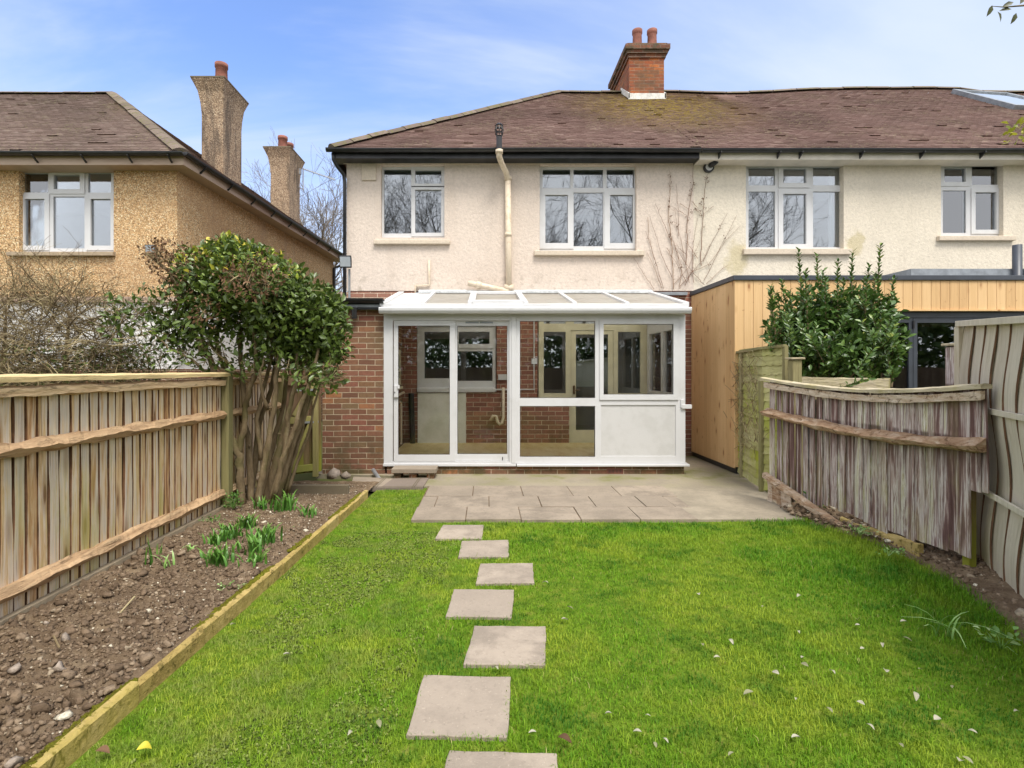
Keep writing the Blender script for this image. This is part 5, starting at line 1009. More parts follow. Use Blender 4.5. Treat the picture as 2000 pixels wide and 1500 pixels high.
wp = thing('woven_fence_panel', 'silver grey woven fence panel of wavy upright slats nearest the camera', 'fence', (3.5, 3.4, 0))
wa, wb = Vector((4.24, 4.76, 0)), Vector((2.72, 1.83, 0)); wd = (wb-wa).normalized(); wnn = Vector((wd.y, -wd.x, 0)); wnn = wnn if wnn.x < 0 else -wnn; wlen = (wb-wa).length
topl = lambda t: 2.04 - .18*t
mb = MB(); s = .02; k = 0
while s < wlen:
    w = .30; segs = 30; vs = []; fs = []; ph = math.pi*(k % 2); r_ = R.random(); sway = R.uniform(.7, 1.3)
    for i in range(segs+1):
        t = i/segs; z = .06 + (topl(s/wlen) - .12)*t; off = .004*math.sin(ph + t*math.pi*3.0) + .020*math.sin(t*math.pi*3.2 + .5 + .10*k); lat = sway*(.010*math.sin(t*6.0+.6) + .006*math.sin(t*11+k)); c = wa + wd*(s+w/2+lat) + wnn*(off)
        tilt = .009
        for q, n_ in ((-w/2-.006, .006-tilt), (w/2+.006, .006+tilt), (w/2+.006, -.006+tilt), (-w/2-.006, -.006-tilt)): vs.append((c.x+wd.x*q+wnn.x*n_, c.y+wd.y*q+wnn.y*n_, z))
    b0 = len(mb.v); mb.v += vs
    for i in range(segs):
        for q in range(4): mb.f.append([b0+i*4+q, b0+i*4+(q+1) % 4, b0+i*4+4+(q+1) % 4, b0+i*4+4+q]); mb.r.append(r_); mb.m.append(1 if q in (1, 3) else 0)
    s += w - .06; k += 1
mb.build('slats', [M_woven, M_slatedge], wp)
for z, nm in ((1.29, 'batten'), (.66, 'batten')):
    mb = MB(); mb.bar(wa + wd*.0 + wnn*.045 + Vector((0, 0, z)), wb + wnn*.045 + Vector((0, 0, z-.02)), .018, .042); mb.build(nm, M_woven, wp, bevel=.003)
mb = MB(); mb.bar(wa + Vector((0, 0, topl(0)-.03)) + wnn*.01, wb + Vector((0, 0, topl(1)-.03)) + wnn*.01, .06, .05); mb.bar(wa + wnn*.012 + Vector((0, 0, .04)), wb + wnn*.012 + Vector((0, 0, .04)), .055, .05); mb.bar(wa + wnn*.013 + Vector((0, 0, .0)), wa + wnn*.013 + Vector((0, 0, topl(0)-.056)), .05, .045); mb.build('panel_frame', M_woven, wp, bevel=.003)

# behind the panels: low boarding and two old posts
mb = MB(); lo0, lo1 = P(1565, 744, 6.6), P(1735, 744, 6.3); rough_beam(mb, (lo0.x, lo0.y, 1.38), (lo1.x, lo1.y, 1.36), [(-.012, -.14), (.012, -.14), (.012, .13), (-.012, .13)], 16, .004)
lbo = mb.build('low_board_fence', M_browncap, None, org=(lo0.x, lo0.y, 0)); 
mb = MB()
for q in (lo0, lo1): mb.box(q.x-.035, q.x+.035, q.y+.012, q.y+.08, 0, 1.5)
mb.build('post', M_post, lbo, bevel=.004); tag(lbo, 'low weathered board fence behind the sagging panel under the bay bush', 'fence')
def oldpost(px, w_px, ytop, Yp, label, mat):
    t_ = thing('fence_post', label, 'post', (X(px, Yp), Yp, 0)); mb = MB(); x_ = X(px, Yp); hw = w_px/2*Yp/F; zt_ = Z(ytop, Yp); rough_beam(mb, (x_, Yp, 0), (x_+.001, Yp, zt_), [(-.01, 0), (.01, 0), (.01, .01)], 2, 0) if False else mb.hexa([(x_-hw, Yp-hw, 0), (x_+hw, Yp-hw, 0), (x_+hw, Yp+hw, 0), (x_-hw, Yp+hw, 0)], [(x_-hw*1.1, Yp-hw, zt_), (x_+hw*.9, Yp-hw, zt_+.01), (x_+hw*.9, Yp+hw, zt_+.02), (x_-hw*1.1, Yp+hw, zt_)]); mb.build('shaft', mat, t_, bevel=.006)
    mb = MB(); mb.box(x_-hw*1.5, x_+hw*1.4, Yp-hw*1.4, Yp+hw*1.4, zt_+.012, zt_+.035); mb.build('cap', M_browncap, t_, bevel=.005)
oldpost(1553, 18, 704, 6.4, 'short mossy fence post with a split top beside the bay bush', M_post)
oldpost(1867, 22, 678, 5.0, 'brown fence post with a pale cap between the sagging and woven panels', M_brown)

# ------------------------------------------------------------------ bed edging, kerb, step, drain
ed = thing('garden_edging', 'mossy yellow wooden edging boards between the soil bed and lawn', 'edging', (edge_x(4), 4, 0))
y = 1.05
segy = []
while y < EY1 - .05:
    l = R.uniform(.42, .56) if y < 5 else R.uniform(.30, .42); segy.append((y, min(y+l, EY1))); y += l
for a, b_ in segy:
    mb = MB(); j = R.uniform(-.006, .006); zt_ = .085 + R.uniform(-.008, .008); rough_beam(mb, (edge_x(a)+j, a+.004, zt_-.06), (edge_x(b_)-j, b_-.004, zt_-.06+R.uniform(-.008, .008)), [(-.022, -.09), (.022, -.09), (.024, .052), (.012, .06), (-.02, .058)], 10, .0022); mb.build('edging_board', M_edge, ed)
n = 3600; yy = 1.1 + (EY1-1.2)*rng.random(n)**1.2; on = vnoise(yy*2.1, yy*0, 8) > .30; yy = yy[on]; xx = edge_x(yy) - .012 - .055*rng.random(len(yy)); rr = rng.uniform(.006, .016, len(yy))
o = crumbs('moss_cushions', np.stack([xx, yy, .084 - .35*np.abs(xx-edge_x(yy)+.012) + 0*xx], 1), rr, rng.random(len(yy)), M_moss, parent=ed)
kb = MB(); a, b_ = G(585, 955, .1), G(683, 953, .1); kb.box(a[0]-.25, b_[0], a[1]-.02, a[1]+.05, -.05, .15); tag(kb.build('kerb_stone', M_kerb, None, org=(a[0]+.4, a[1], 0), bevel=.008), 'old concrete kerb closing the far end of the soil bed', 'kerb')
sp2 = MB(); q = [G(684, 955), G(745, 955), G(768, 938), G(690, 935)]; sp2.hexa([(x_, y_, -.04) for x_, y_ in q], [(x_, y_, .03) for x_, y_ in q]); tag(sp2.build('flagstone', M_slab, None, org=(q[0][0], q[0][1], 0), bevel=.005), 'odd tan flagstone between the kerb and the drain cover', 'slab')
dc = thing('drain_cover', 'flat rusty rectangular drain cover set beside the patio below the door step', 'drain cover', (*G(785, 947), 0)); mb = MB(); q = [G(722, 956), G(826, 955), G(838, 936), G(742, 938)]
mb.hexa([(x_, y_, -.03) for x_, y_ in q], [(x_, y_, .028) for x_, y_ in q]); mb.build('plate', M_drain, dc, bevel=.004); mb = MB(); Q = [Vector((*v, .029)) for v in q]
for t in (.08, .12, .80, .84): mb.bar(Q[0].lerp(Q[1], t), Q[3].lerp(Q[2], t), .012, .006)
mb.bar(Q[0].lerp(Q[3], .06), Q[1].lerp(Q[2], .06), .012, .006); mb.bar(Q[0].lerp(Q[3], .94), Q[1].lerp(Q[2], .94), .012, .006); mb.build('rim_lines', M_kerb, dc)
st = thing('door_step', 'concrete slab step on bricks below the sliding door', 'step', (X(805, 7.95), 7.9, 0)); mb = MB(); mb.box(X(766, 7.8), X(853, 7.8), 7.72, 8.02, Z(922.5, 7.8), Z(915.5, 7.8)+.01); mb.build('tread', M_slab, st, bevel=.006)
mb = MB()
for px in (778, 808, 842): mb.box(X(px-7, 7.85), X(px+7, 7.85), 7.76, 8.0, .008, Z(922.5, 7.8)-.003)
mb.build('brick_support', M_brick, st)
mb = MB(); mb.tube([P(729, 918, 8.02), P(742, 938, 7.75)], .03, 10); tag(mb.build('drain_stub', M_greym, None, org=P(736, 930, 7.9)), 'grey plastic drain pipe stub leaning on the brick wall', 'pipe')
for px, py_, r_, lab in ((652, 933, .13, 'flat tan broken stone lying at the foot of the brick wall'), (677, 932, .075, 'rounded pale flint at the foot of the brick wall')):
    c = G(px, py_+3, .05); o = crumbs('loose_stone', np.array([[c[0], c[1], .12 if r_ > .1 else .10]]), np.array([r_*.8]), np.array([.5]), M_stone, None); tag(o, lab, 'stone')

# ------------------------------------------------------------------ lamps, aerial
def floodlight(label, c, w, h, mat_pole=None, pole=None):
    t_ = thing('floodlight', label, 'floodlight', c); c = Vector(c); mb = MB(); mb.hexa([(c.x-w/2, c.y-.03, c.z-h/2), (c.x+w/2, c.y-.03, c.z-h/2), (c.x+w*.35, c.y+.09, c.z-h*.35), (c.x-w*.35, c.y+.09, c.z-h*.35)], [(c.x-w/2, c.y-.06, c.z+h/2), (c.x+w/2, c.y-.06, c.z+h/2), (c.x+w*.35, c.y+.09, c.z+h*.4), (c.x-w*.35, c.y+.09, c.z+h*.4)]); mb.build('housing', M_black, t_, bevel=.008)
    mb = MB(); mb.hexa([(c.x-w*.42, c.y-.042, c.z-h*.40), (c.x+w*.42, c.y-.042, c.z-h*.40), (c.x+w*.42, c.y-.034, c.z-h*.40), (c.x-w*.42, c.y-.034, c.z-h*.40)], [(c.x-w*.42, c.y-.066, c.z+h*.38), (c.x+w*.42, c.y-.066, c.z+h*.38), (c.x+w*.42, c.y-.05, c.z+h*.38), (c.x-w*.42, c.y-.05, c.z+h*.38)]); mb.build('lens', M_greylens, t_)
    if pole: mb = MB(); mb.tube([c + Vector((.03, .08, -h*.5)), c + Vector((.03, .08, pole))], .018, 8); mb.build('pole', M_greym, t_)
    return t_
M_greylens = plain('lamp_lens', (.36, .39, .42), .25, .1, 9)
floodlight('black floodlight on a thin pole beside the corner of the brick store', P(676, 512, 8.3), .19, .19, None, -.95)
fl_ = P(296, 487, WY-.07); floodlight('small floodlight on the pebbledash wall above the trimmed shrub', fl_, .19, .15)
t_ = thing('wall_lamp', 'round black wall lamp with a white face under the white fascia', 'lamp', P(1384, 325, WY)); c = P(1383, 328, WY); mb = MB()
def disc(mb, c, r, y0, y1, n=20): mb.add([(c.x + r*math.cos(2*math.pi*k/n), y0, c.z + r*math.sin(2*math.pi*k/n)) for k in range(n)] + [(c.x + r*math.cos(2*math.pi*k/n), y1, c.z + r*math.sin(2*math.pi*k/n)) for k in range(n)], [tuple(range(n))] + [tuple(range(2*n-1, n-1, -1))] + [(k, k+n, (k+1) % n+n, (k+1) % n) for k in range(n)])
disc(mb, c, .095, WY-.05, WY); mb.build('back_plate', M_black, t_); mb = MB(); disc(mb, c + Vector((-.0, 0, -.0)), .066, WY-.056, WY-.05); mb.build('face', M_upvc, t_); mb = MB(); mb.tube([c + Vector((.02, -.06, .02)), c + Vector((.03, -.12, .03)), c + Vector((.06, -.2, .055))], [.045, .055, .055], 12); mb.build('lamp_head', M_black, t_, smooth=True)
ae = thing('television_aerial', 'thin television aerial reaching out from the farther flared chimney', 'aerial', P(590, 365, 16.4)); mb = MB(); a, b_ = P(593, 330, 16.4), P(654, 351, 16.4); mb.tube([a, b_], .014, 5)
for i in range(14): p = a.lerp(b_, i/13); mb.tube([p + Vector((0, -.14, -.0)), p + Vector((0, .14, 0))], .006, 4); mb.tube([p + Vector((0, 0, -.035)), p + Vector((0, 0, .035))], .006, 4)
mb.tube([P(592, 328, 16.4), P(592, 372, 16.4)], .02, 6); mb.tube([P(592, 370, 16.4), P(583, 365, 16.4)], .015, 5); mb.build('aerial_array', M_greym, ae)
mb = MB(); mb.box(P(588, 340, 16.4).x-.03, P(588, 340, 16.4).x+.03, 16.3, 16.36, P(588, 336, 16.4).z-.1, P(588, 336, 16.4).z+.08); mb.build('junction_box', M_greym, ae)

# ------------------------------------------------------------------ curtains in the bedrooms
def curtain(px0, px1, y0, y1, label, Yc=10.05, amp=.02):
    mb = MB(); xs = np.linspace(X(px0, Yc), X(px1, Yc), 28); z0, z1 = Z(y1, Yc), Z(y0, Yc); vs = [(x_, Yc + amp*math.sin(i*1.5), z1) for i, x_ in enumerate(xs)] + [(x_ + .01*math.sin(i), Yc + amp*1.2*math.sin(i*1.5), z0) for i, x_ in enumerate(xs)]
    vs += [(x_, y_+.004, z_) for x_, y_, z_ in vs]; n_ = len(xs); mb.add(vs, [(i, i+1, n_+i+1, n_+i) for i in range(n_-1)] + [(2*n_+i+1, 2*n_+i, 3*n_+i, 3*n_+i+1) for i in range(n_-1)]); tag(mb.build('curtain', M_curt, None, org=(X((px0+px1)/2, Yc), Yc, z0), smooth=True), label, 'curtain', 'curtains in the bedroom windows')
curtain(1618, 1652, 318, 490, 'white curtain gathered at the side of the adjoining house bedroom window')
curtain(40, 92, 320, 492, 'white net curtain in the pebbledashed house bedroom window')
curtain(1832, 1892, 366, 464, 'pale blind cloth in the small window of the adjoining house')

# ------------------------------------------------------------------ plants
def twigs(mb, p, d, L, r, lev, n_child, spread, gnarl=.25, seg=4, up=.0, sides=3, rr=None, minr=.0015):
    pts = [Vector(p)]; d = Vector(d).normalized(); rs = [r]
    for i in range(seg):
        d = (d + Vector((R.gauss(0, gnarl), R.gauss(0, gnarl), R.gauss(0, gnarl) + up))).normalized(); pts.append(pts[-1] + d*L/seg); rs.append(max(minr, r*(1 - .55*(i+1)/seg)))
    mb.tube(pts, rs, sides if lev < 2 else max(sides, 5), r=rr if rr is not None else R.random(), cap=False)
    if lev <= 0: return
    for c in range(n_child):
        t = R.uniform(.3, 1.0); k = min(int(t*seg), seg-1); q = pts[k].lerp(pts[k+1], t*seg-k); ax = Vector((R.gauss(0, 1), R.gauss(0, 1), R.gauss(0, 1))); ax.normalize()
        nd = (d*(1-spread*.4) + ax*spread).normalized(); twigs(mb, q, nd, L*R.uniform(.45, .75), max(minr, rs[k]*.6), lev-1, n_child, spread, gnarl, seg, up, sides, None, minr)

def crown_leaves(name, clumps, n, mat, parent, L=(.055, .085), up=.35, seed=1, bright_top=True, surf=.55):
    g = np.random.default_rng(seed); C = np.array([c[:3] for c in clumps]); Rr = np.array([c[3] for c in clumps]); D = np.array([c[4] if len(c) > 4 else 1. for c in clumps]); wgt = Rr**2*D; k = g.choice(len(C), n, p=wgt/wgt.sum())
    dirs = unit(g.normal(size=(n, 3))); rad_ = Rr[k]*(surf + (1.12-surf)*g.random(n)**.6); pos = C[k] + dirs*rad_[:, None]*np.array([1, 1, .95])
    nrm = unit(dirs*.7 + np.array([0, 0, .6]) + g.normal(size=(n, 3))*.55); tan = np.cross(nrm, g.normal(size=(n, 3))); tan = unit(tan + dirs*.6 + np.array([0, 0, up]))
    ll = g.uniform(*L, n); rv = np.clip(g.beta(2, 3.2, n), 0, .93)
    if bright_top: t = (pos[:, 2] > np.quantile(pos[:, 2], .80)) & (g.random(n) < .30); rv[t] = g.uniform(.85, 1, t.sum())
    return leaves(name, pos, tan, nrm, ll, ll*g.uniform(.40, .52, n), rv, mat, parent)

# the big clipped shrub in the bed
SY = 6.3; sh = thing('laurel_shrub', 'large clipped laurel shrub with many bare stems growing in the soil bed', 'shrub', (*G(505, 985), 0))
stems = [([(474, 986, 6.2), (470, 930, 6.2), (466, 890, 6.2), (450, 850, 6.15), (432, 800, 6.1), (424, 745, 6.1), (412, 700, 6.05), (390, 660, 6.0)], .062),
         ([(466, 890, 6.2), (476, 840, 6.2), (480, 800, 6.2), (486, 760, 6.15), (500, 725, 6.1), (500, 680, 6.1), (496, 640, 6.1)], .046),
         ([(480, 795, 6.2), (473, 740, 6.25), (468, 690, 6.3), (472, 640, 6.3)], .045), ([(492, 985, 6.35), (488, 920, 6.4), (484, 850, 6.45), (462, 780, 6.5), (440, 730, 6.55), (420, 660, 6.6)], .05),
         ([(502, 984, 6.1), (514, 930, 6.1), (522, 880, 6.1), (530, 820, 6.1), (538, 760, 6.1), (545, 700, 6.15), (553, 650, 6.2)], .05), ([(516, 982, 6.3), (532, 930, 6.3), (548, 870, 6.3), (562, 815, 6.3), (572, 770, 6.3), (590, 720, 6.3), (600, 660, 6.3)], .052),
         ([(528, 980, 6.15), (545, 930, 6.15), (556, 880, 6.15), (562, 830, 6.15), (566, 790, 6.1), (580, 740, 6.1), (582, 690, 6.1)], .042), ([(540, 975, 6.45), (556, 930, 6.45), (570, 880, 6.45), (585, 830, 6.45), (600, 780, 6.45), (606, 720, 6.45), (604, 660, 6.4)], .046),
         ([(548, 968, 6.6), (566, 910, 6.6), (578, 860, 6.6), (600, 800, 6.6), (622, 740, 6.6), (630, 680, 6.6)], .04), ([(556, 965, 6.5), (572, 900, 6.5), (588, 850, 6.55), (596, 800, 6.6), (588, 740, 6.6)], .032),
         ([(523, 800, 6.1), (512, 770, 6.05), (508, 735, 6.0), (516, 700, 6.0)], .026), ([(436, 740, 6.1), (400, 725, 6.0), (372, 700, 5.95), (330, 680, 5.9), (300, 650, 5.9)], .022), ([(470, 730, 6.15), (430, 722, 6.05), (395, 690, 6.0), (378, 640, 6.0), (366, 590, 6.0)], .022),
         ([(432, 690, 6.1), (384, 655, 6.0), (340, 625, 6.0), (290, 605, 6.0)], .018), ([(366, 600, 6.0), (352, 560, 6.0), (330, 530, 6.0), (300, 505, 6.0), (285, 495, 6.0)], .028), ([(372, 570, 6.05), (385, 540, 6.05), (380, 505, 6.05)], .02), ([(510, 900, 6.25), (500, 820, 6.3), (520, 740, 6.3), (540, 660, 6.3)], .035), ([(508, 984, 6.45), (520, 920, 6.5), (540, 850, 6.5), (556, 780, 6.5), (566, 700, 6.5)], .045), ([(484, 985, 6.5), (498, 900, 6.55), (506, 830, 6.55), (530, 760, 6.55), (540, 690, 6.5)], .048), ([(535, 978, 6.0), (550, 900, 6.0), (575, 840, 6.0), (590, 790, 6.0), (612, 730, 6.05), (622, 680, 6.1)], .036), ([(562, 962, 6.4), (580, 905, 6.4), (602, 850, 6.4), (612, 800, 6.4), (628, 740, 6.4)], .026), ([(478, 985, 6.35), (452, 900, 6.4), (446, 820, 6.4), (450, 760, 6.4), (440, 700, 6.4)], .04)]
for pts, r in stems:
    n_ = len(pts); fine = []
    for i in range(n_-1):
        a, b_ = P(*pts[i]), P(*pts[i+1])
        for t in (0, .33, .66): fine.append(a.lerp(b_, t) + Vector((R.gauss(0, .006), R.gauss(0, .006), 0)))
    fine.append(P(*pts[-1])); 
    if fine[0].z < .1: fine[0].z = -.02
    mb = MB(); r *= .84; mb.tube(fine, [r*(1 - .5*i/len(fine))*R.uniform(.88, 1.12)*(1.25 if i == 0 and fine[0].z < .1 else 1) for i in range(len(fine))], 9); 
    for _ in range(3): k = R.randrange(len(fine)//3, len(fine)-1); d = Vector((R.gauss(0, 1), R.gauss(0, 1), .4)).normalized(); mb.tube([fine[k], fine[k] + d*r*.9 + Vector((0, 0, .02)), fine[k] + d*r*1.5], [r*.35, r*.28, r*.22], 6)
    mb.build('stem', M_bark, sh, smooth=True)
mb = MB()
cl_px = [(392, 528, 46, 6.1), (440, 508, 42, 6.3), (470, 520, 46, 6.0), (510, 528, 44, 6.2), (440, 560, 52, 6.0), (500, 570, 52, 5.9), (550, 556, 46, 6.2), (545, 600, 55, 6.0), (590, 585, 48, 6.1), (630, 603, 42, 6.2), (600, 635, 52, 6.1), (645, 640, 34, 6.3), (480, 615, 50, 6.2), (425, 610, 46, 6.1), (530, 650, 44, 6.1),
         (650, 672, 28, 6.2), (630, 680, 30, 6.4), (390, 575, 40, 6.0), (570, 670, 36, 6.4), (470, 560, 50, 6.6), (530, 580, 55, 6.7), (590, 620, 50, 6.7), (420, 545, 45, 6.5), (640, 615, 35, 6.6), (372, 635, 28, 6.0), (400, 660, 26, 6.0), (600, 700, 22, 6.2), (630, 712, 30, 6.3), (655, 690, 24, 6.2), (585, 690, 34, 6.5), (520, 690, 30, 6.5), (350, 640, 34, 6.1), (560, 640, 50, 6.2), (448, 480, 20, 6.2), (425, 490, 20, 6.2), (510, 498, 18, 6.2), (480, 492, 20, 6.2)]
clumps = [(*P(a, b_, y_), r*y_/F, 1.) for a, b_, r, y_ in cl_px]; sparse = [(*P(a, b_, 6.0), r*6./F, .30) for a, b_, r in ((340, 600, 38), (300, 590, 34), (265, 612, 30), (225, 602, 26), (330, 655, 30), (295, 645, 32), (350, 560, 32), (640, 740, 28), (250, 660, 26), (215, 640, 22), (360, 690, 32), (440, 695, 34), (485, 715, 28), (600, 735, 32), (560, 715, 30), (320, 690, 26), (400, 700, 28), (650, 730, 26))]
crown_leaves('crown', clumps + sparse, 15500, M_laurel, sh, (.045, .108), seed=3, surf=.4)
dd = [(*P(a, b_, y_), r*y_/F, 1.) for a, b_, r, y_ in ((330, 505, 30, 6.), (360, 520, 28, 6.), (305, 500, 20, 6.), (490, 545, 36, 5.62), (520, 550, 26, 5.6), (340, 545, 24, 6.), (455, 545, 22, 5.62), (350, 570, 24, 5.9), (400, 610, 22, 5.7))]; crown_leaves('dead_leaves', [(a, b_, c, d*1.35, e) for a, b_, c, d, e in dd], 1000, M_dead, sh, (.035, .06), seed=5, bright_top=False)
for i in range(260):
    c = R.choice(clumps + sparse*2 + dd*3); d = Vector((R.gauss(0, 1), R.gauss(0, 1), R.gauss(.4, .8))).normalized(); p = Vector(c[:3]) - d*c[3]*.6; twigs(mb, p, d, c[3]*R.uniform(1., 1.7), .006, 1, 3, .8, .2, 3)
mb.build('twigs', M_twig, sh)

# bare hedge plants beyond the fence
def bare_bush(label, px, Y, w, top_px, n, lean=0):
    base = Vector((X(px, Y), Y, 0)); t_ = thing('bare_hedge_shrub', label, 'shrub', base, 'bare hedge shrubs behind the board fence'); zt_ = Z(top_px, Y); mb = MB(); mb.tube([base, base + Vector((.03, 0, .8)), base + Vector((lean, 0, 1.5)), base + Vector((lean*1.3, .05, zt_-.35))], [.045, .04, .032, .01], 7); mb.build('trunk', M_bark, t_, smooth=True); mb = MB()
    for i in range(n):
        z = R.uniform(1.1, zt_-.25); p = base + Vector((R.uniform(-w, w)*.45, R.uniform(-.3, .3), z)); a = R.uniform(0, 6.28); d = Vector((math.cos(a), .5*math.sin(a), R.uniform(-.25, .9) if z < zt_-.5 else R.uniform(.5, 1.2))); twigs(mb, p, d, R.uniform(.25, .65), R.uniform(.004, .009), 2, 4, .75, .16, 4)
    mb.build('twigs', M_twig, t_); g = np.random.default_rng(int(px)); nl = 800; pos = np.array(base) + np.stack([g.uniform(-w, w, nl)*.5, g.uniform(-.3, .3, nl), g.uniform(1.2, 1.9, nl)], 1); leaves('leaves', pos, g.normal(size=(nl, 3)), g.normal(size=(nl, 3)) + [0, 0, 1], g.uniform(.04, .07, nl), g.uniform(.018, .03, nl), g.random(nl)*.8, M_laurel, t_)
bare_bush('leafless cut-back hedge shrub over the fence at the edge of the photo', 5, 6.4, .85, 545, 175)
bare_bush('leafless cut-back hedge shrub over the fence with a dense twiggy head', 118, 6.3, .95, 548, 230, .05)
bare_bush('leafless hedge shrub over the fence with a few green leaves beside the laurel', 232, 6.5, .9, 590, 160)
mb = MB(); mb.box(-9, -3.4, 7.9, 8.05, 0, 1.15); tag(mb.build('low_garden_wall', M_brick, None, org=(-5, 8, 0)), 'low brick wall beyond the bare hedge in front of the pebbledashed house', 'wall')

# bay bush on the right
by = thing('bay_bush', 'dense dark green bay bush with upright shoots behind the broken fences', 'bush', (X(1620, 7.1), 7.1, 0)); BY = 7.1
shoots = [(1500, 560, 700), (1530, 548, 700), (1563, 490, 720), (1598, 500, 720), (1577, 530, 720), (1640, 510, 720), (1668, 494, 720), (1700, 520, 720), (1722, 480, 720), (1752, 545, 700), (1745, 580, 700), (1545, 570, 720), (1615, 545, 720), (1650, 545, 720), (1690, 545, 720), (1712, 545, 720), (1510, 620, 715), (1525, 600, 715), (1500, 640, 715), (1750, 640, 725), (1735, 660, 725), (1760, 690, 735), (1728, 610, 720), (1582, 560, 720), (1606, 575, 720)]
mb = MB(); cs, ts, ns, ll, rv = [], [], [], [], []
g = np.random.default_rng(9)
def shoot(a, b_, r0):
    b_ = Vector(b_); b_.x = min(max(b_.x, X(1508, b_.y)), X(1748, b_.y))
    pts = [a + (b_-a)*t + Vector((.03*math.sin(t*5), .02*math.sin(t*4), 0))*(t) for t in np.linspace(0, 1, 9)]; mb.tube(pts, [r0*(1-.8*t) + .002 for t in np.linspace(0, 1, 9)], 4, cap=False); Ln = (b_-a).length; k = int(Ln/.020)
    for i in range(k):
        t = .18 + .82*(i+1)/k; p = a.lerp(b_, t) + Vector((.03*math.sin(t*5), .02*math.sin(t*4), 0))*t; az = i*2.4 + R.random(); d = (b_-a).normalized(); o_ = Vector((math.cos(az), math.sin(az), 0)); tan = (o_*.75 + d*.85).normalized(); nr = (d*.9 - o_*.5).normalized(); cs.append(p); ts.append(tan); ns.append(nr + Vector((R.gauss(0, .2), R.gauss(0, .2), R.gauss(0, .2)))); ll.append(R.uniform(.085, .125)*(1 - .3*t)); rv.append(min(1, max(0, R.betavariate(2, 3)+.16*t)))
for px, yt, ybm in shoots:
    yv = BY + R.uniform(-.35, .35); b_ = P(px, yt, yv); a = Vector((X(1622, BY) + (b_.x - X(1622, BY))*.80, BY + (yv-BY)*.5, Z(ybm, BY) - .15)); shoot(a, b_, .014)
    for q in range(5):
        t = R.uniform(.15, .75); p = a.lerp(b_, t); e = p + Vector((R.gauss(0, .13), R.gauss(0, .14), R.uniform(.15, .42)*(1-t*.5))); shoot(p, e, .006)
for i in range(130):
    a = Vector((X(R.uniform(1530, 1735), BY), BY + R.uniform(-.4, .4), R.uniform(1.3, 1.9))); e = a + Vector((R.gauss(0, .25), R.gauss(-.1, .25), R.uniform(.1, .5))); shoot(a, e, .006)
mb.tube([(X(1620, BY), BY, 0), (X(1622, BY), BY, .8), (X(1625, BY), BY, 1.5)], [.07, .06, .04], 8); mb.build('stems', M_bark, by)
leaves('leaves', np.array(cs), np.array(ts), np.array(ns), np.array(ll), np.array(ll)*.43, np.array(rv), M_bay, by)
crown_leaves('inner_leaves', [(*P(a, b_, 7.1 + c), .30, 1.) for a, b_, c in ((1560, 690, 0), (1600, 700, -.2), (1650, 700, -.2), (1700, 700, 0), (1580, 650, .1), (1630, 645, 0), (1680, 650, .1), (1720, 665, .1), (1545, 650, .1), (1610, 610, .1), (1660, 610, .1), (1700, 620, .1), (1570, 610, .1))], 4200, M_bay, by, (.085, .12), seed=17, bright_top=False, surf=.3)

# bare creeper on the wall
cr = thing('wall_creeper', 'bare leafless creeper fanned out over the cream render above the conservatory', 'climbing plant', (X(1330, WY), WY-.03, 3.0)); mb = MB(); vc = []
def ck(px, py_): return P(1230 + px*220/1065, 290 + py_*310/1500, WY-.02)
lines = [[(410, 1330), (405, 1100), (395, 900), (370, 690), (365, 560), (380, 440), (380, 340), (378, 210)], [(530, 1100), (540, 900), (540, 720), (560, 560), (580, 420), (598, 300), (597, 110)], [(670, 1110), (675, 900), (690, 700), (695, 520), (715, 350), (735, 240)], [(320, 1330), (240, 1060), (150, 780)], [(400, 1220), (300, 1010), (190, 640)], [(395, 880), (310, 690), (240, 520)], [(460, 830), (460, 600), (437, 330)], [(690, 1070), (780, 880), (925, 610)], [(700, 1250), (820, 1010), (1010, 630)], [(560, 1180), (740, 1100), (900, 880), (1045, 730)], [(230, 1330), (130, 1180), (35, 1030)], [(300, 1320), (230, 1130), (165, 980)],
         [(470, 1330), (490, 1120), (420, 900), (370, 800)], [(530, 1270), (480, 1140), (440, 980), (390, 830)], [(600, 1270), (590, 1000), (610, 820), (640, 660)], [(560, 1270), (530, 1100), (450, 740), (420, 560)], [(700, 1290), (640, 1220), (540, 1100), (430, 930)], [(420, 1280), (560, 1120), (660, 870)], [(480, 1300), (620, 1130), (700, 1040), (760, 900)], [(610, 560), (690, 640)], [(590, 500), (660, 590)], [(790, 545), (700, 620)], [(470, 520), (550, 570)], [(470, 590), (545, 640)], [(520, 1300), (600, 1130), (590, 960)], [(720, 1280), (870, 1140), (930, 1100)], [(170, 650), (180, 850), (240, 1050)], [(350, 940), (400, 1030), (470, 1130)], [(640, 1040), (560, 920), (540, 870)], [(530, 1000), (470, 950), (440, 900)]]
for L_ in lines:
    pts = []
    for i in range(len(L_)-1):
        for t in np.linspace(0, 1, 6)[:-1]: a = L_[i]; b_ = L_[i+1]; pts.append(ck(a[0]+(b_[0]-a[0])*t + R.uniform(-5, 5), a[1]+(b_[1]-a[1])*t) + Vector((0, -R.uniform(0, .012), 0)))
    pts.append(ck(*L_[-1])); r0 = .0075 if len(L_) > 4 else .0048; mb.tube(pts, [r0*(1-.6*i/len(pts)) for i in range(len(pts))], 4, cap=False)
    for i in range(2, len(pts)-1, 3):
        if R.random() < .7: e = pts[i] + Vector((R.uniform(-.09, .09), -R.uniform(0, .02), R.uniform(.0, .09))); mb.tube([pts[i], pts[i].lerp(e, .5) + Vector((0, 0, -.01)), e], [.003, .0026, .0018], 3, cap=False)
mb.build('stems', M_creep, cr)
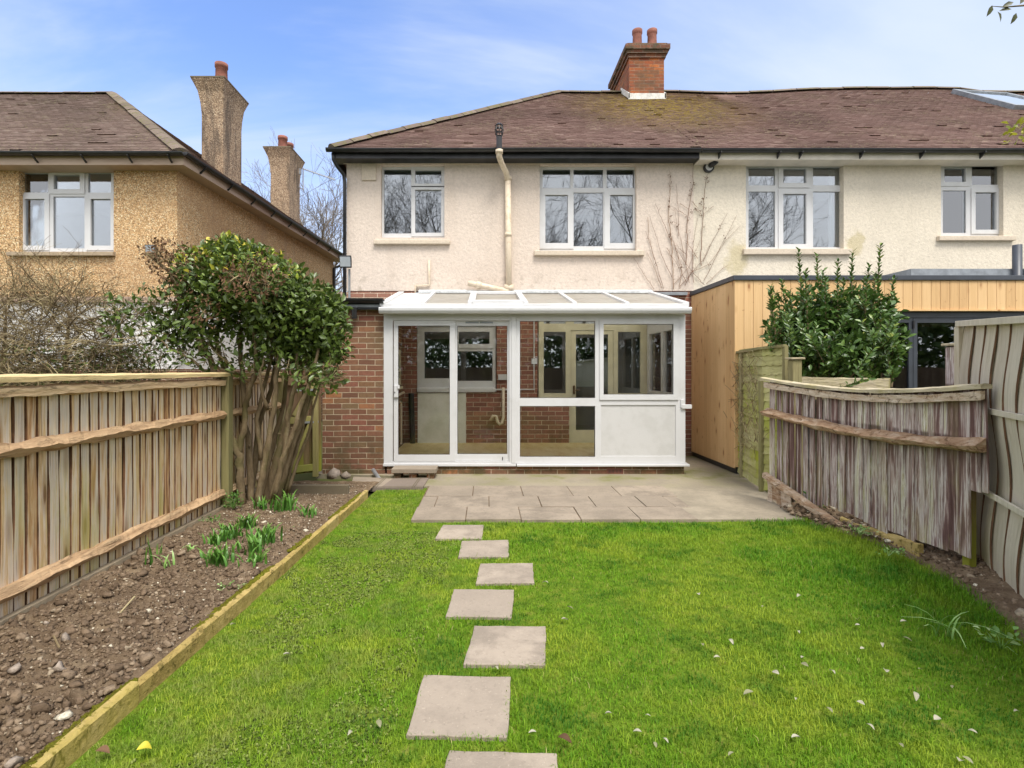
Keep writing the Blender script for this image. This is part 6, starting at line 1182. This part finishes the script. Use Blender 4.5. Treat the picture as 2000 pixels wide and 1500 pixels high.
g = np.random.default_rng(2); seeds = [(380, 270), (383, 340), (370, 500), (375, 550), (380, 640), (390, 700), (375, 820), (595, 335), (583, 390), (570, 440), (575, 600), (545, 660), (565, 790), (730, 280), (735, 315), (690, 465), (675, 515), (705, 570), (660, 590), (660, 630), (705, 735), (615, 570), (448, 725), (848, 757), (890, 850), (240, 1090), (750, 1095), (485, 1120)]
C = np.array([ck(*s_) for s_ in seeds for _ in range(9)]) + g.normal(size=(len(seeds)*9, 3))*[.018, .006, .018]; C[:, 1] -= .02; n_ = len(C); leaves('dead_leaves', C, g.normal(size=(n_, 3)), g.normal(size=(n_, 3)), g.uniform(.015, .035, n_), g.uniform(.01, .02, n_), g.random(n_)*.5, M_dead, cr)

# bulbs and weeds in the bed
def bulb(px, py_, n, L, label, mat=None, name='bulb_clump', cat='plant', wide=.5, w=.018, group='bulb clumps in the soil bed', z=.05):
    x_, y_ = G(px, py_, z); g = np.random.default_rng(int(px*7+py_)); t_ = thing(name, label, cat, (x_, y_, 0), group); az = g.random(n)*6.28; C = np.stack([x_ + .05*g.normal(size=n)*min(1, n/14), y_ + .04*g.normal(size=n)*min(1, n/14), np.full(n, bed_h(np.array([x_]), np.array([y_]))[0] if z > .02 else 0.) - .02], 1)
    V, T, rv = [], [], []
    for i in range(n):
        d = Vector((math.cos(az[i]), math.sin(az[i]), 0)); s_ = Vector((-d.y, d.x, 0)); l = L*g.uniform(.6, 1.1); out = wide*g.uniform(.3, 1.2); c = Vector(C[i]); b0 = len(V)
        for k in range(6):
            t = k/5; p = c + d*(out*l*t*t) + Vector((0, 0, l*(t - .45*out*t*t*t))); ww = w*(1 - t**3)*(.7+.3*t)*.5 + .001; V += [p - s_*ww + Vector((0, 0, ww*.4)), p, p + s_*ww + Vector((0, 0, ww*.4))]; rv += [min(1, g.random()*.2 + .25 + .5*t)]*3
        for k in range(5): a = b0+k*3; T += [(a, a+1, a+4), (a, a+4, a+3), (a+1, a+2, a+5), (a+1, a+5, a+4)]
    np_mesh('leaves', np.array([tuple(v) for v in V]), np.array(T), np.array(rv), mat or M_bulb, t_); return t_
cl_b = [(515, 992, 'bulb clump of strap leaves close to the laurel stems'), (557, 994, 'largest bulb clump of glossy strap leaves right of the laurel stems'), (605, 1008, 'bulb clump of thin leaves nearest the edging at the far end'), (484, 1030, 'bulb clump of dense strap leaves in front of the laurel stems, mid bed'), (447, 1050, 'taller bulb clump leaning beside a smaller one, mid bed'), (420, 1062, 'bulb clump of strap leaves nearest the fence rail, mid bed'), (476, 1052, 'tiny bulb clump between three bigger clumps'), (520, 1060, 'bulb clump of strap leaves toward the edging, mid bed'), (495, 1082, 'upper of two touching bulb clumps near the edging'), (494, 1105, 'lower of two touching bulb clumps near the edging'), (430, 1105, 'bulb clump of spiky leaves nearest the dug soil'), (408, 1096, 'very small bulb clump beside the spiky one')]
for i, (a, b_, lab) in enumerate(cl_b): bulb(a, b_, [30, 46, 22, 44, 32, 32, 14, 42, 32, 26, 36, 12][i], [.19, .25, .16, .20, .22, .18, .11, .20, .19, .15, .20, .11][i], lab, w=.023)
bulb(330, 1108, 5, .17, 'lone daffodil shoot with splayed grey green leaves in the soil', M_weed, 'daffodil_shoot', wide=.9); bulb(287, 1104, 6, .24, 'upright dark daffodil shoot against the fence', None, 'daffodil_shoot', wide=.25); bulb(312, 1085, 5, .13, 'short daffodil shoot against the fence', M_weed, 'daffodil_shoot', wide=.35); bulb(375, 1078, 5, .12, 'small pale shoot in the soil near the gravel board', M_weed, 'daffodil_shoot', wide=.8)
def weed(px, py_, n, r, L, label, mat=None, name='weed', z=.06, h=.06):
    x_, y_ = G(px, py_, z); g = np.random.default_rng(int(px+py_)); t_ = thing(name, label, 'weed', (x_, y_, 0)); C = np.stack([x_ + r*g.normal(size=n)*.5, y_ + r*.7*g.normal(size=n)*.5, z - .02 + h*g.random(n)**1.5], 1); d = C - [x_, y_, z-.04]; leaves('leaves', C, d + g.normal(size=(n, 3))*.04, g.normal(size=(n, 3))*.4 + [0, 0, 1], g.uniform(.6, 1.1, n)*L, g.uniform(.5, .8, n)*L, g.random(n), mat or M_weed, t_)
    mb = MB()
    for i in range(0, n, 3): mb.tube([(x_, y_, z-.05), tuple((C[i]+[x_, y_, z])/2), tuple(C[i])], .0015, 3, cap=False)
    mb.build('stalks', M_weed, t_)
weed(448, 1150, 60, .10, .022, 'pale flat weed rosette beside the edging'); weed(456, 985, 170, .11, .028, 'leafy ivy patch at the foot of the fence post', M_bulb, 'ivy_patch', .10, .14); weed(415, 1015, 70, .10, .022, 'low weeds along the gravel board', M_bulb); weed(1600, 985, 60, .10, .05, 'dark ivy sprig growing through the gap under the sagging panel', M_bulb, 'ivy_sprig', .12, .2)
weed(1680, 1035, 40, .12, .035, 'small green weeds on the soil bank by the sagging panel', M_weed, 'weed', .08, .05); weed(1770, 1030, 40, .12, .045, 'nettle like weeds beside the split board under the panel', M_bulb, 'weed', .10, .12); weed(1735, 1075, 26, .10, .03, 'pale weed seedlings on the rubble bank', M_weed, 'weed', .08, .04)
bulb(1845, 1238, 10, .24, 'lone grey green daffodil tuft arching in the lawn', M_weed, 'daffodil_tuft', wide=1.2, w=.011, group=None, z=0); weed(1955, 1252, 26, .12, .05, 'broad leaved weed in the lawn beside the woven panel', M_weed, 'weed', .03, .07)
weed(560, 1030, 36, .16, .016, 'scatter of tiny seedlings among the pale chippings by the edging', M_weed, 'seedlings', .05, .02)

# sticks on the soil
mb = MB(); a, b_ = G(232, 1200, .09), G(263, 1168, .10); mb.tube([(a[0], a[1], .09), (b_[0], b_[1], .11)], .006, 5, r=.9); tag(mb.build('stick', M_twig, None, org=(*a, .09)), 'pale straight stick lying on the dug soil', 'stick')
mb = MB(); a, b_ = G(105, 1242, .09), G(116, 1265, .09); mb.tube([(a[0], a[1], .09), (b_[0], b_[1], .09)], .005, 5, r=.6); tag(mb.build('stick', M_twig, None, org=(*a, .09)), 'short brown stick lying on the soil near the gravel board', 'stick')
for px, py_, r, lab in ((128, 1246, .034, 'pinkish stone on the dug soil'), (28, 1310, .038, 'pale orange stone on the soil nearest the fence foot'), (115, 1300, .030, 'buff stone in the dug soil between the sticks and edging'), (88, 1210, .016, 'small white stone on the dug soil near the gravel board'), (155, 1350, .045, 'large clod of brown earth in the soil bed'), (20, 1490, .03, 'tan stone at the bottom corner of the soil bed')):
    x_, y_ = G(px, py_, .08); o = crumbs('stone', np.array([[x_, y_, float(bed_h(np.array([x_]), np.array([y_]))[0]) + r*.3]]), np.array([r]), np.array([.5]), M_soil if 'clod' in lab else M_stone, None); tag(o, lab, 'stone')

# fallen leaves on the lawn: one leaf copied
def one_leaf(name, curl, mat, L=.05, W=.026):
    V, T = [], []; nseg = 8
    for k in range(nseg+1):
        t = k/nseg; ww = W*math.sin(math.pi*min(1, t*.97+.015))**.8*.5; z_ = curl*L*math.sin(math.pi*t) + .002
        for s_ in (-1, -.5, 0, .5, 1): V.append((L*(t-.5), ww*s_, z_ + abs(s_)*ww*.55))
    for k in range(nseg):
        for q in range(4): a = k*5+q; T.append((a, a+1, a+6, a+5))
    return np_mesh(name, np.array(V), np.array(T), np.full(len(V), R.random()), mat)
src = [one_leaf('fallen_leaf', .06, M_fallen), one_leaf('fallen_leaf', .16, M_fallen, .055, .022), one_leaf('fallen_leaf', .05, M_fallen, .045, .03)]
spots = [(1372, 1258), (1428, 1255), (1568, 1285), (1572, 1300), (1400, 1283), (1515, 1316), (1462, 1355), (1555, 1367), (1681, 1375), (1620, 1388), (1625, 1312), (1765, 1215), (1772, 1248), (1724, 1260), (1684, 1268), (1797, 1308), (1788, 1362), (1730, 1310), (1428, 1472), (1700, 1420), (1555, 1442), (1280, 1455), (1300, 1445), (1876, 1488), (1890, 1484), (1985, 1390), (1040, 1430), (740, 1413), (683, 1432), (1245, 1430), (1490, 1185), (1560, 1235), (1365, 1160), (1113, 1187), (1065, 1140), (1103, 1210), (1030, 1302), (968, 1305), (1830, 1405), (1760, 1455), (1265, 1400), (1188, 1395), (1860, 1340), (1900, 1430), (560, 1280), (455, 1220), (1560, 1165), (1675, 1220)]
special = {26: ('brown curled dead leaf lying on the lawn below the largest stepping slab', M_dead)}
for i, (px, py_) in enumerate(spots):
    s_ = src[i % 3]; o = s_ if i < 3 else s_.copy()
    if i >= 3: COL.objects.link(o)
    x_, y_ = G(px, py_, .02); o.location = (x_, y_, .016 + R.uniform(0, .008)); o.rotation_euler = (R.uniform(-.35, .35), R.uniform(-.3, .3), R.uniform(0, 6.28)); sc = R.uniform(.5, 1.05); o.scale = (sc, sc, sc)
    tag(o, 'small pale fallen leaf lying on the lawn', 'leaf', 'fallen leaves on the lawn')
o = one_leaf('fallen_leaf', .2, M_yellow, .055, .04); x_, y_ = G(281, 1467, .03); o.location = (x_, y_, .035); o.rotation_euler = (.2, .3, .6); tag(o, 'bright yellow fallen leaf on the lawn near the edging', 'leaf')
o = one_leaf('fallen_leaf', .2, M_dead, .06, .03); x_, y_ = G(1103, 1446, .03); o.location = (x_, y_, .03); o.rotation_euler = (.2, .1, -.5); tag(o, 'curled brown dead leaf on the lawn right of the largest stepping slab', 'leaf')
o = one_leaf('fallen_leaf', .15, M_dead, .055, .035); x_, y_ = G(200, 1470, .03); o.location = (x_, y_, .03); o.rotation_euler = (.1, .3, .2); tag(o, 'tan withered leaf against the foot of the edging boards', 'leaf')

# trees: a generator for bare winter crowns
def bare_tree(name, label, base, h, seed, group=None, lev=4, r0=.16, mat=None):
    global R
    keep = R; R = random.Random(seed); t_ = thing(name, label, 'tree', base, group); base = Vector(base); mb = MB(); top = base + Vector((R.uniform(-.2, .2), R.uniform(-.2, .2), h*.4)); mb.tube([base, base.lerp(top, .5), top], [r0, r0*.8, r0*.65], 8); mb.build('trunk', mat or M_tree, t_, smooth=True); mb = MB()
    for i in range(8): twigs(mb, base.lerp(top, R.uniform(.6, 1)), Vector((R.gauss(0, .7), R.gauss(0, .7), R.uniform(.6, 1.3))), h*R.uniform(.35, .55), r0*.42, lev, 4, .5, .13, 5, .05, 3, None, .006)
    mb.build('crown', mat or M_tree, t_); R = keep; return t_
bare_tree('bare_tree', 'bare winter tree in the gap between the two houses', (X(612, 27), 27, 0), 9.6, 4, lev=4, r0=.2)
bare_tree('bare_tree', 'bare winter tree far behind the pebbledashed house chimney', (X(520, 31), 31, 0), 11.3, 6, lev=4, r0=.2)
far = MB(); far.box(-14, 2, 40, 46, 0, 5.2); far.prism([(-14.3, 5.2), (2.3, 5.2), (-1, 7.4), (-11, 7.4)], 39.7, 46.3); tag(far.build('distant_house', M_fascia_l, None, org=(-6, 43, 0)), 'low distant building glimpsed between the houses', 'house')
# behind the camera, seen only mirrored in the glass
for i, (x_, y_, h_, s_) in enumerate(((-5.5, -9.5, 11.5, 21), (-1.5, -12, 13.5, 22), (4.2, -10.5, 12.5, 23), (8.8, -9, 12, 24), (12.5, -13, 13, 25))): bare_tree('bare_tree', 'bare tree at the end of the garden mirrored in the windows', (x_, y_, 0), h_, s_, 'bare trees at the end of the garden', lev=4)
ef = thing('end_fence', 'dark close boarded fence across the end of the garden mirrored in the glass', 'fence', (0, -6, 0)); mb = MB(); x_ = -3.2
while x_ < 30: waney(mb, (x_+.06, -6), (1, 0), (0, -1), .125, 0, 1.7, .016, R.random(), 0, .002, 3); x_ += .122
mb.build('boards', M_gate, ef)
hg = crown_leaves('end_hedge', [(x_, -7.2, z_, .75, 1.) for x_ in np.arange(-6, 31, .9) for z_ in (.8, 1.7, 2.6, 3.5, 4.2)], 20000, M_laurel, None, (.32, .46), seed=12); tag(hg, 'evergreen hedge behind the end fence mirrored in the glass', 'hedge')

# twig of the neighbour's tree dipping into the picture on the right
ot = thing('overhanging_tree', 'small tree standing just outside the picture whose leafy twigs dip into the top right corner', 'tree', (4.6, 2.9, 0)); mb = MB(); mb.tube([(4.6, 2.9, 0), (4.55, 2.95, 1.8), (4.4, 3.0, 3.2), (4.3, 3.1, 4.2)], [.07, .06, .045, .02], 8); mb.build('trunk', M_bark, ot, smooth=True); mb = MB(); tip1, tip2 = P(1962, 14, 3.0), P(1968, 262, 4.0)
mb.tube([(4.4, 3.0, 3.2), (3.9, 3.0, 3.75), P(2010, 10, 3.0), tip1, P(1936, 12, 3.0)], [.02, .012, .006, .003, .0015], 5); mb.tube([(4.55, 2.95, 1.8), (4.5, 3.6, 2.7), P(2015, 232, 4.0), P(1990, 250, 4.0), tip2], [.02, .012, .006, .004, .002], 5)
mb.build('twigs', M_bark, ot)
lp_ = [(1938, 10, 3., 250), (1948, 22, 3., 300), (1980, 4, 3., 200), (1976, 18, 3., 180), (1985, 25, 3., 250), (1992, 8, 3., 60), (2000, 20, 3., 0)]; C = np.array([P(a, b_, c) for a, b_, c, d in lp_]); an = np.radians([d for *_, d in lp_]); leaves('olive_leaves', C, np.stack([np.cos(an), 0*an+.1, np.sin(an)], 1), np.stack([0*an+.2, 0*an-1, 0*an+.4], 1), np.full(len(C), .062), np.full(len(C), .028), rng.random(len(C)), M_olive, ot)
g = np.random.default_rng(8); n_ = 26; ps = np.array([P(R.uniform(1966, 2010), R.uniform(236, 276), 4.0 + R.uniform(-.05, .05)) for _ in range(n_)]); leaves('young_leaves', ps, g.normal(size=(n_, 3)), g.normal(size=(n_, 3))*.5 + [0, -.8, .5], g.uniform(.045, .07, n_), g.uniform(.025, .04, n_), g.random(n_), M_young, ot)
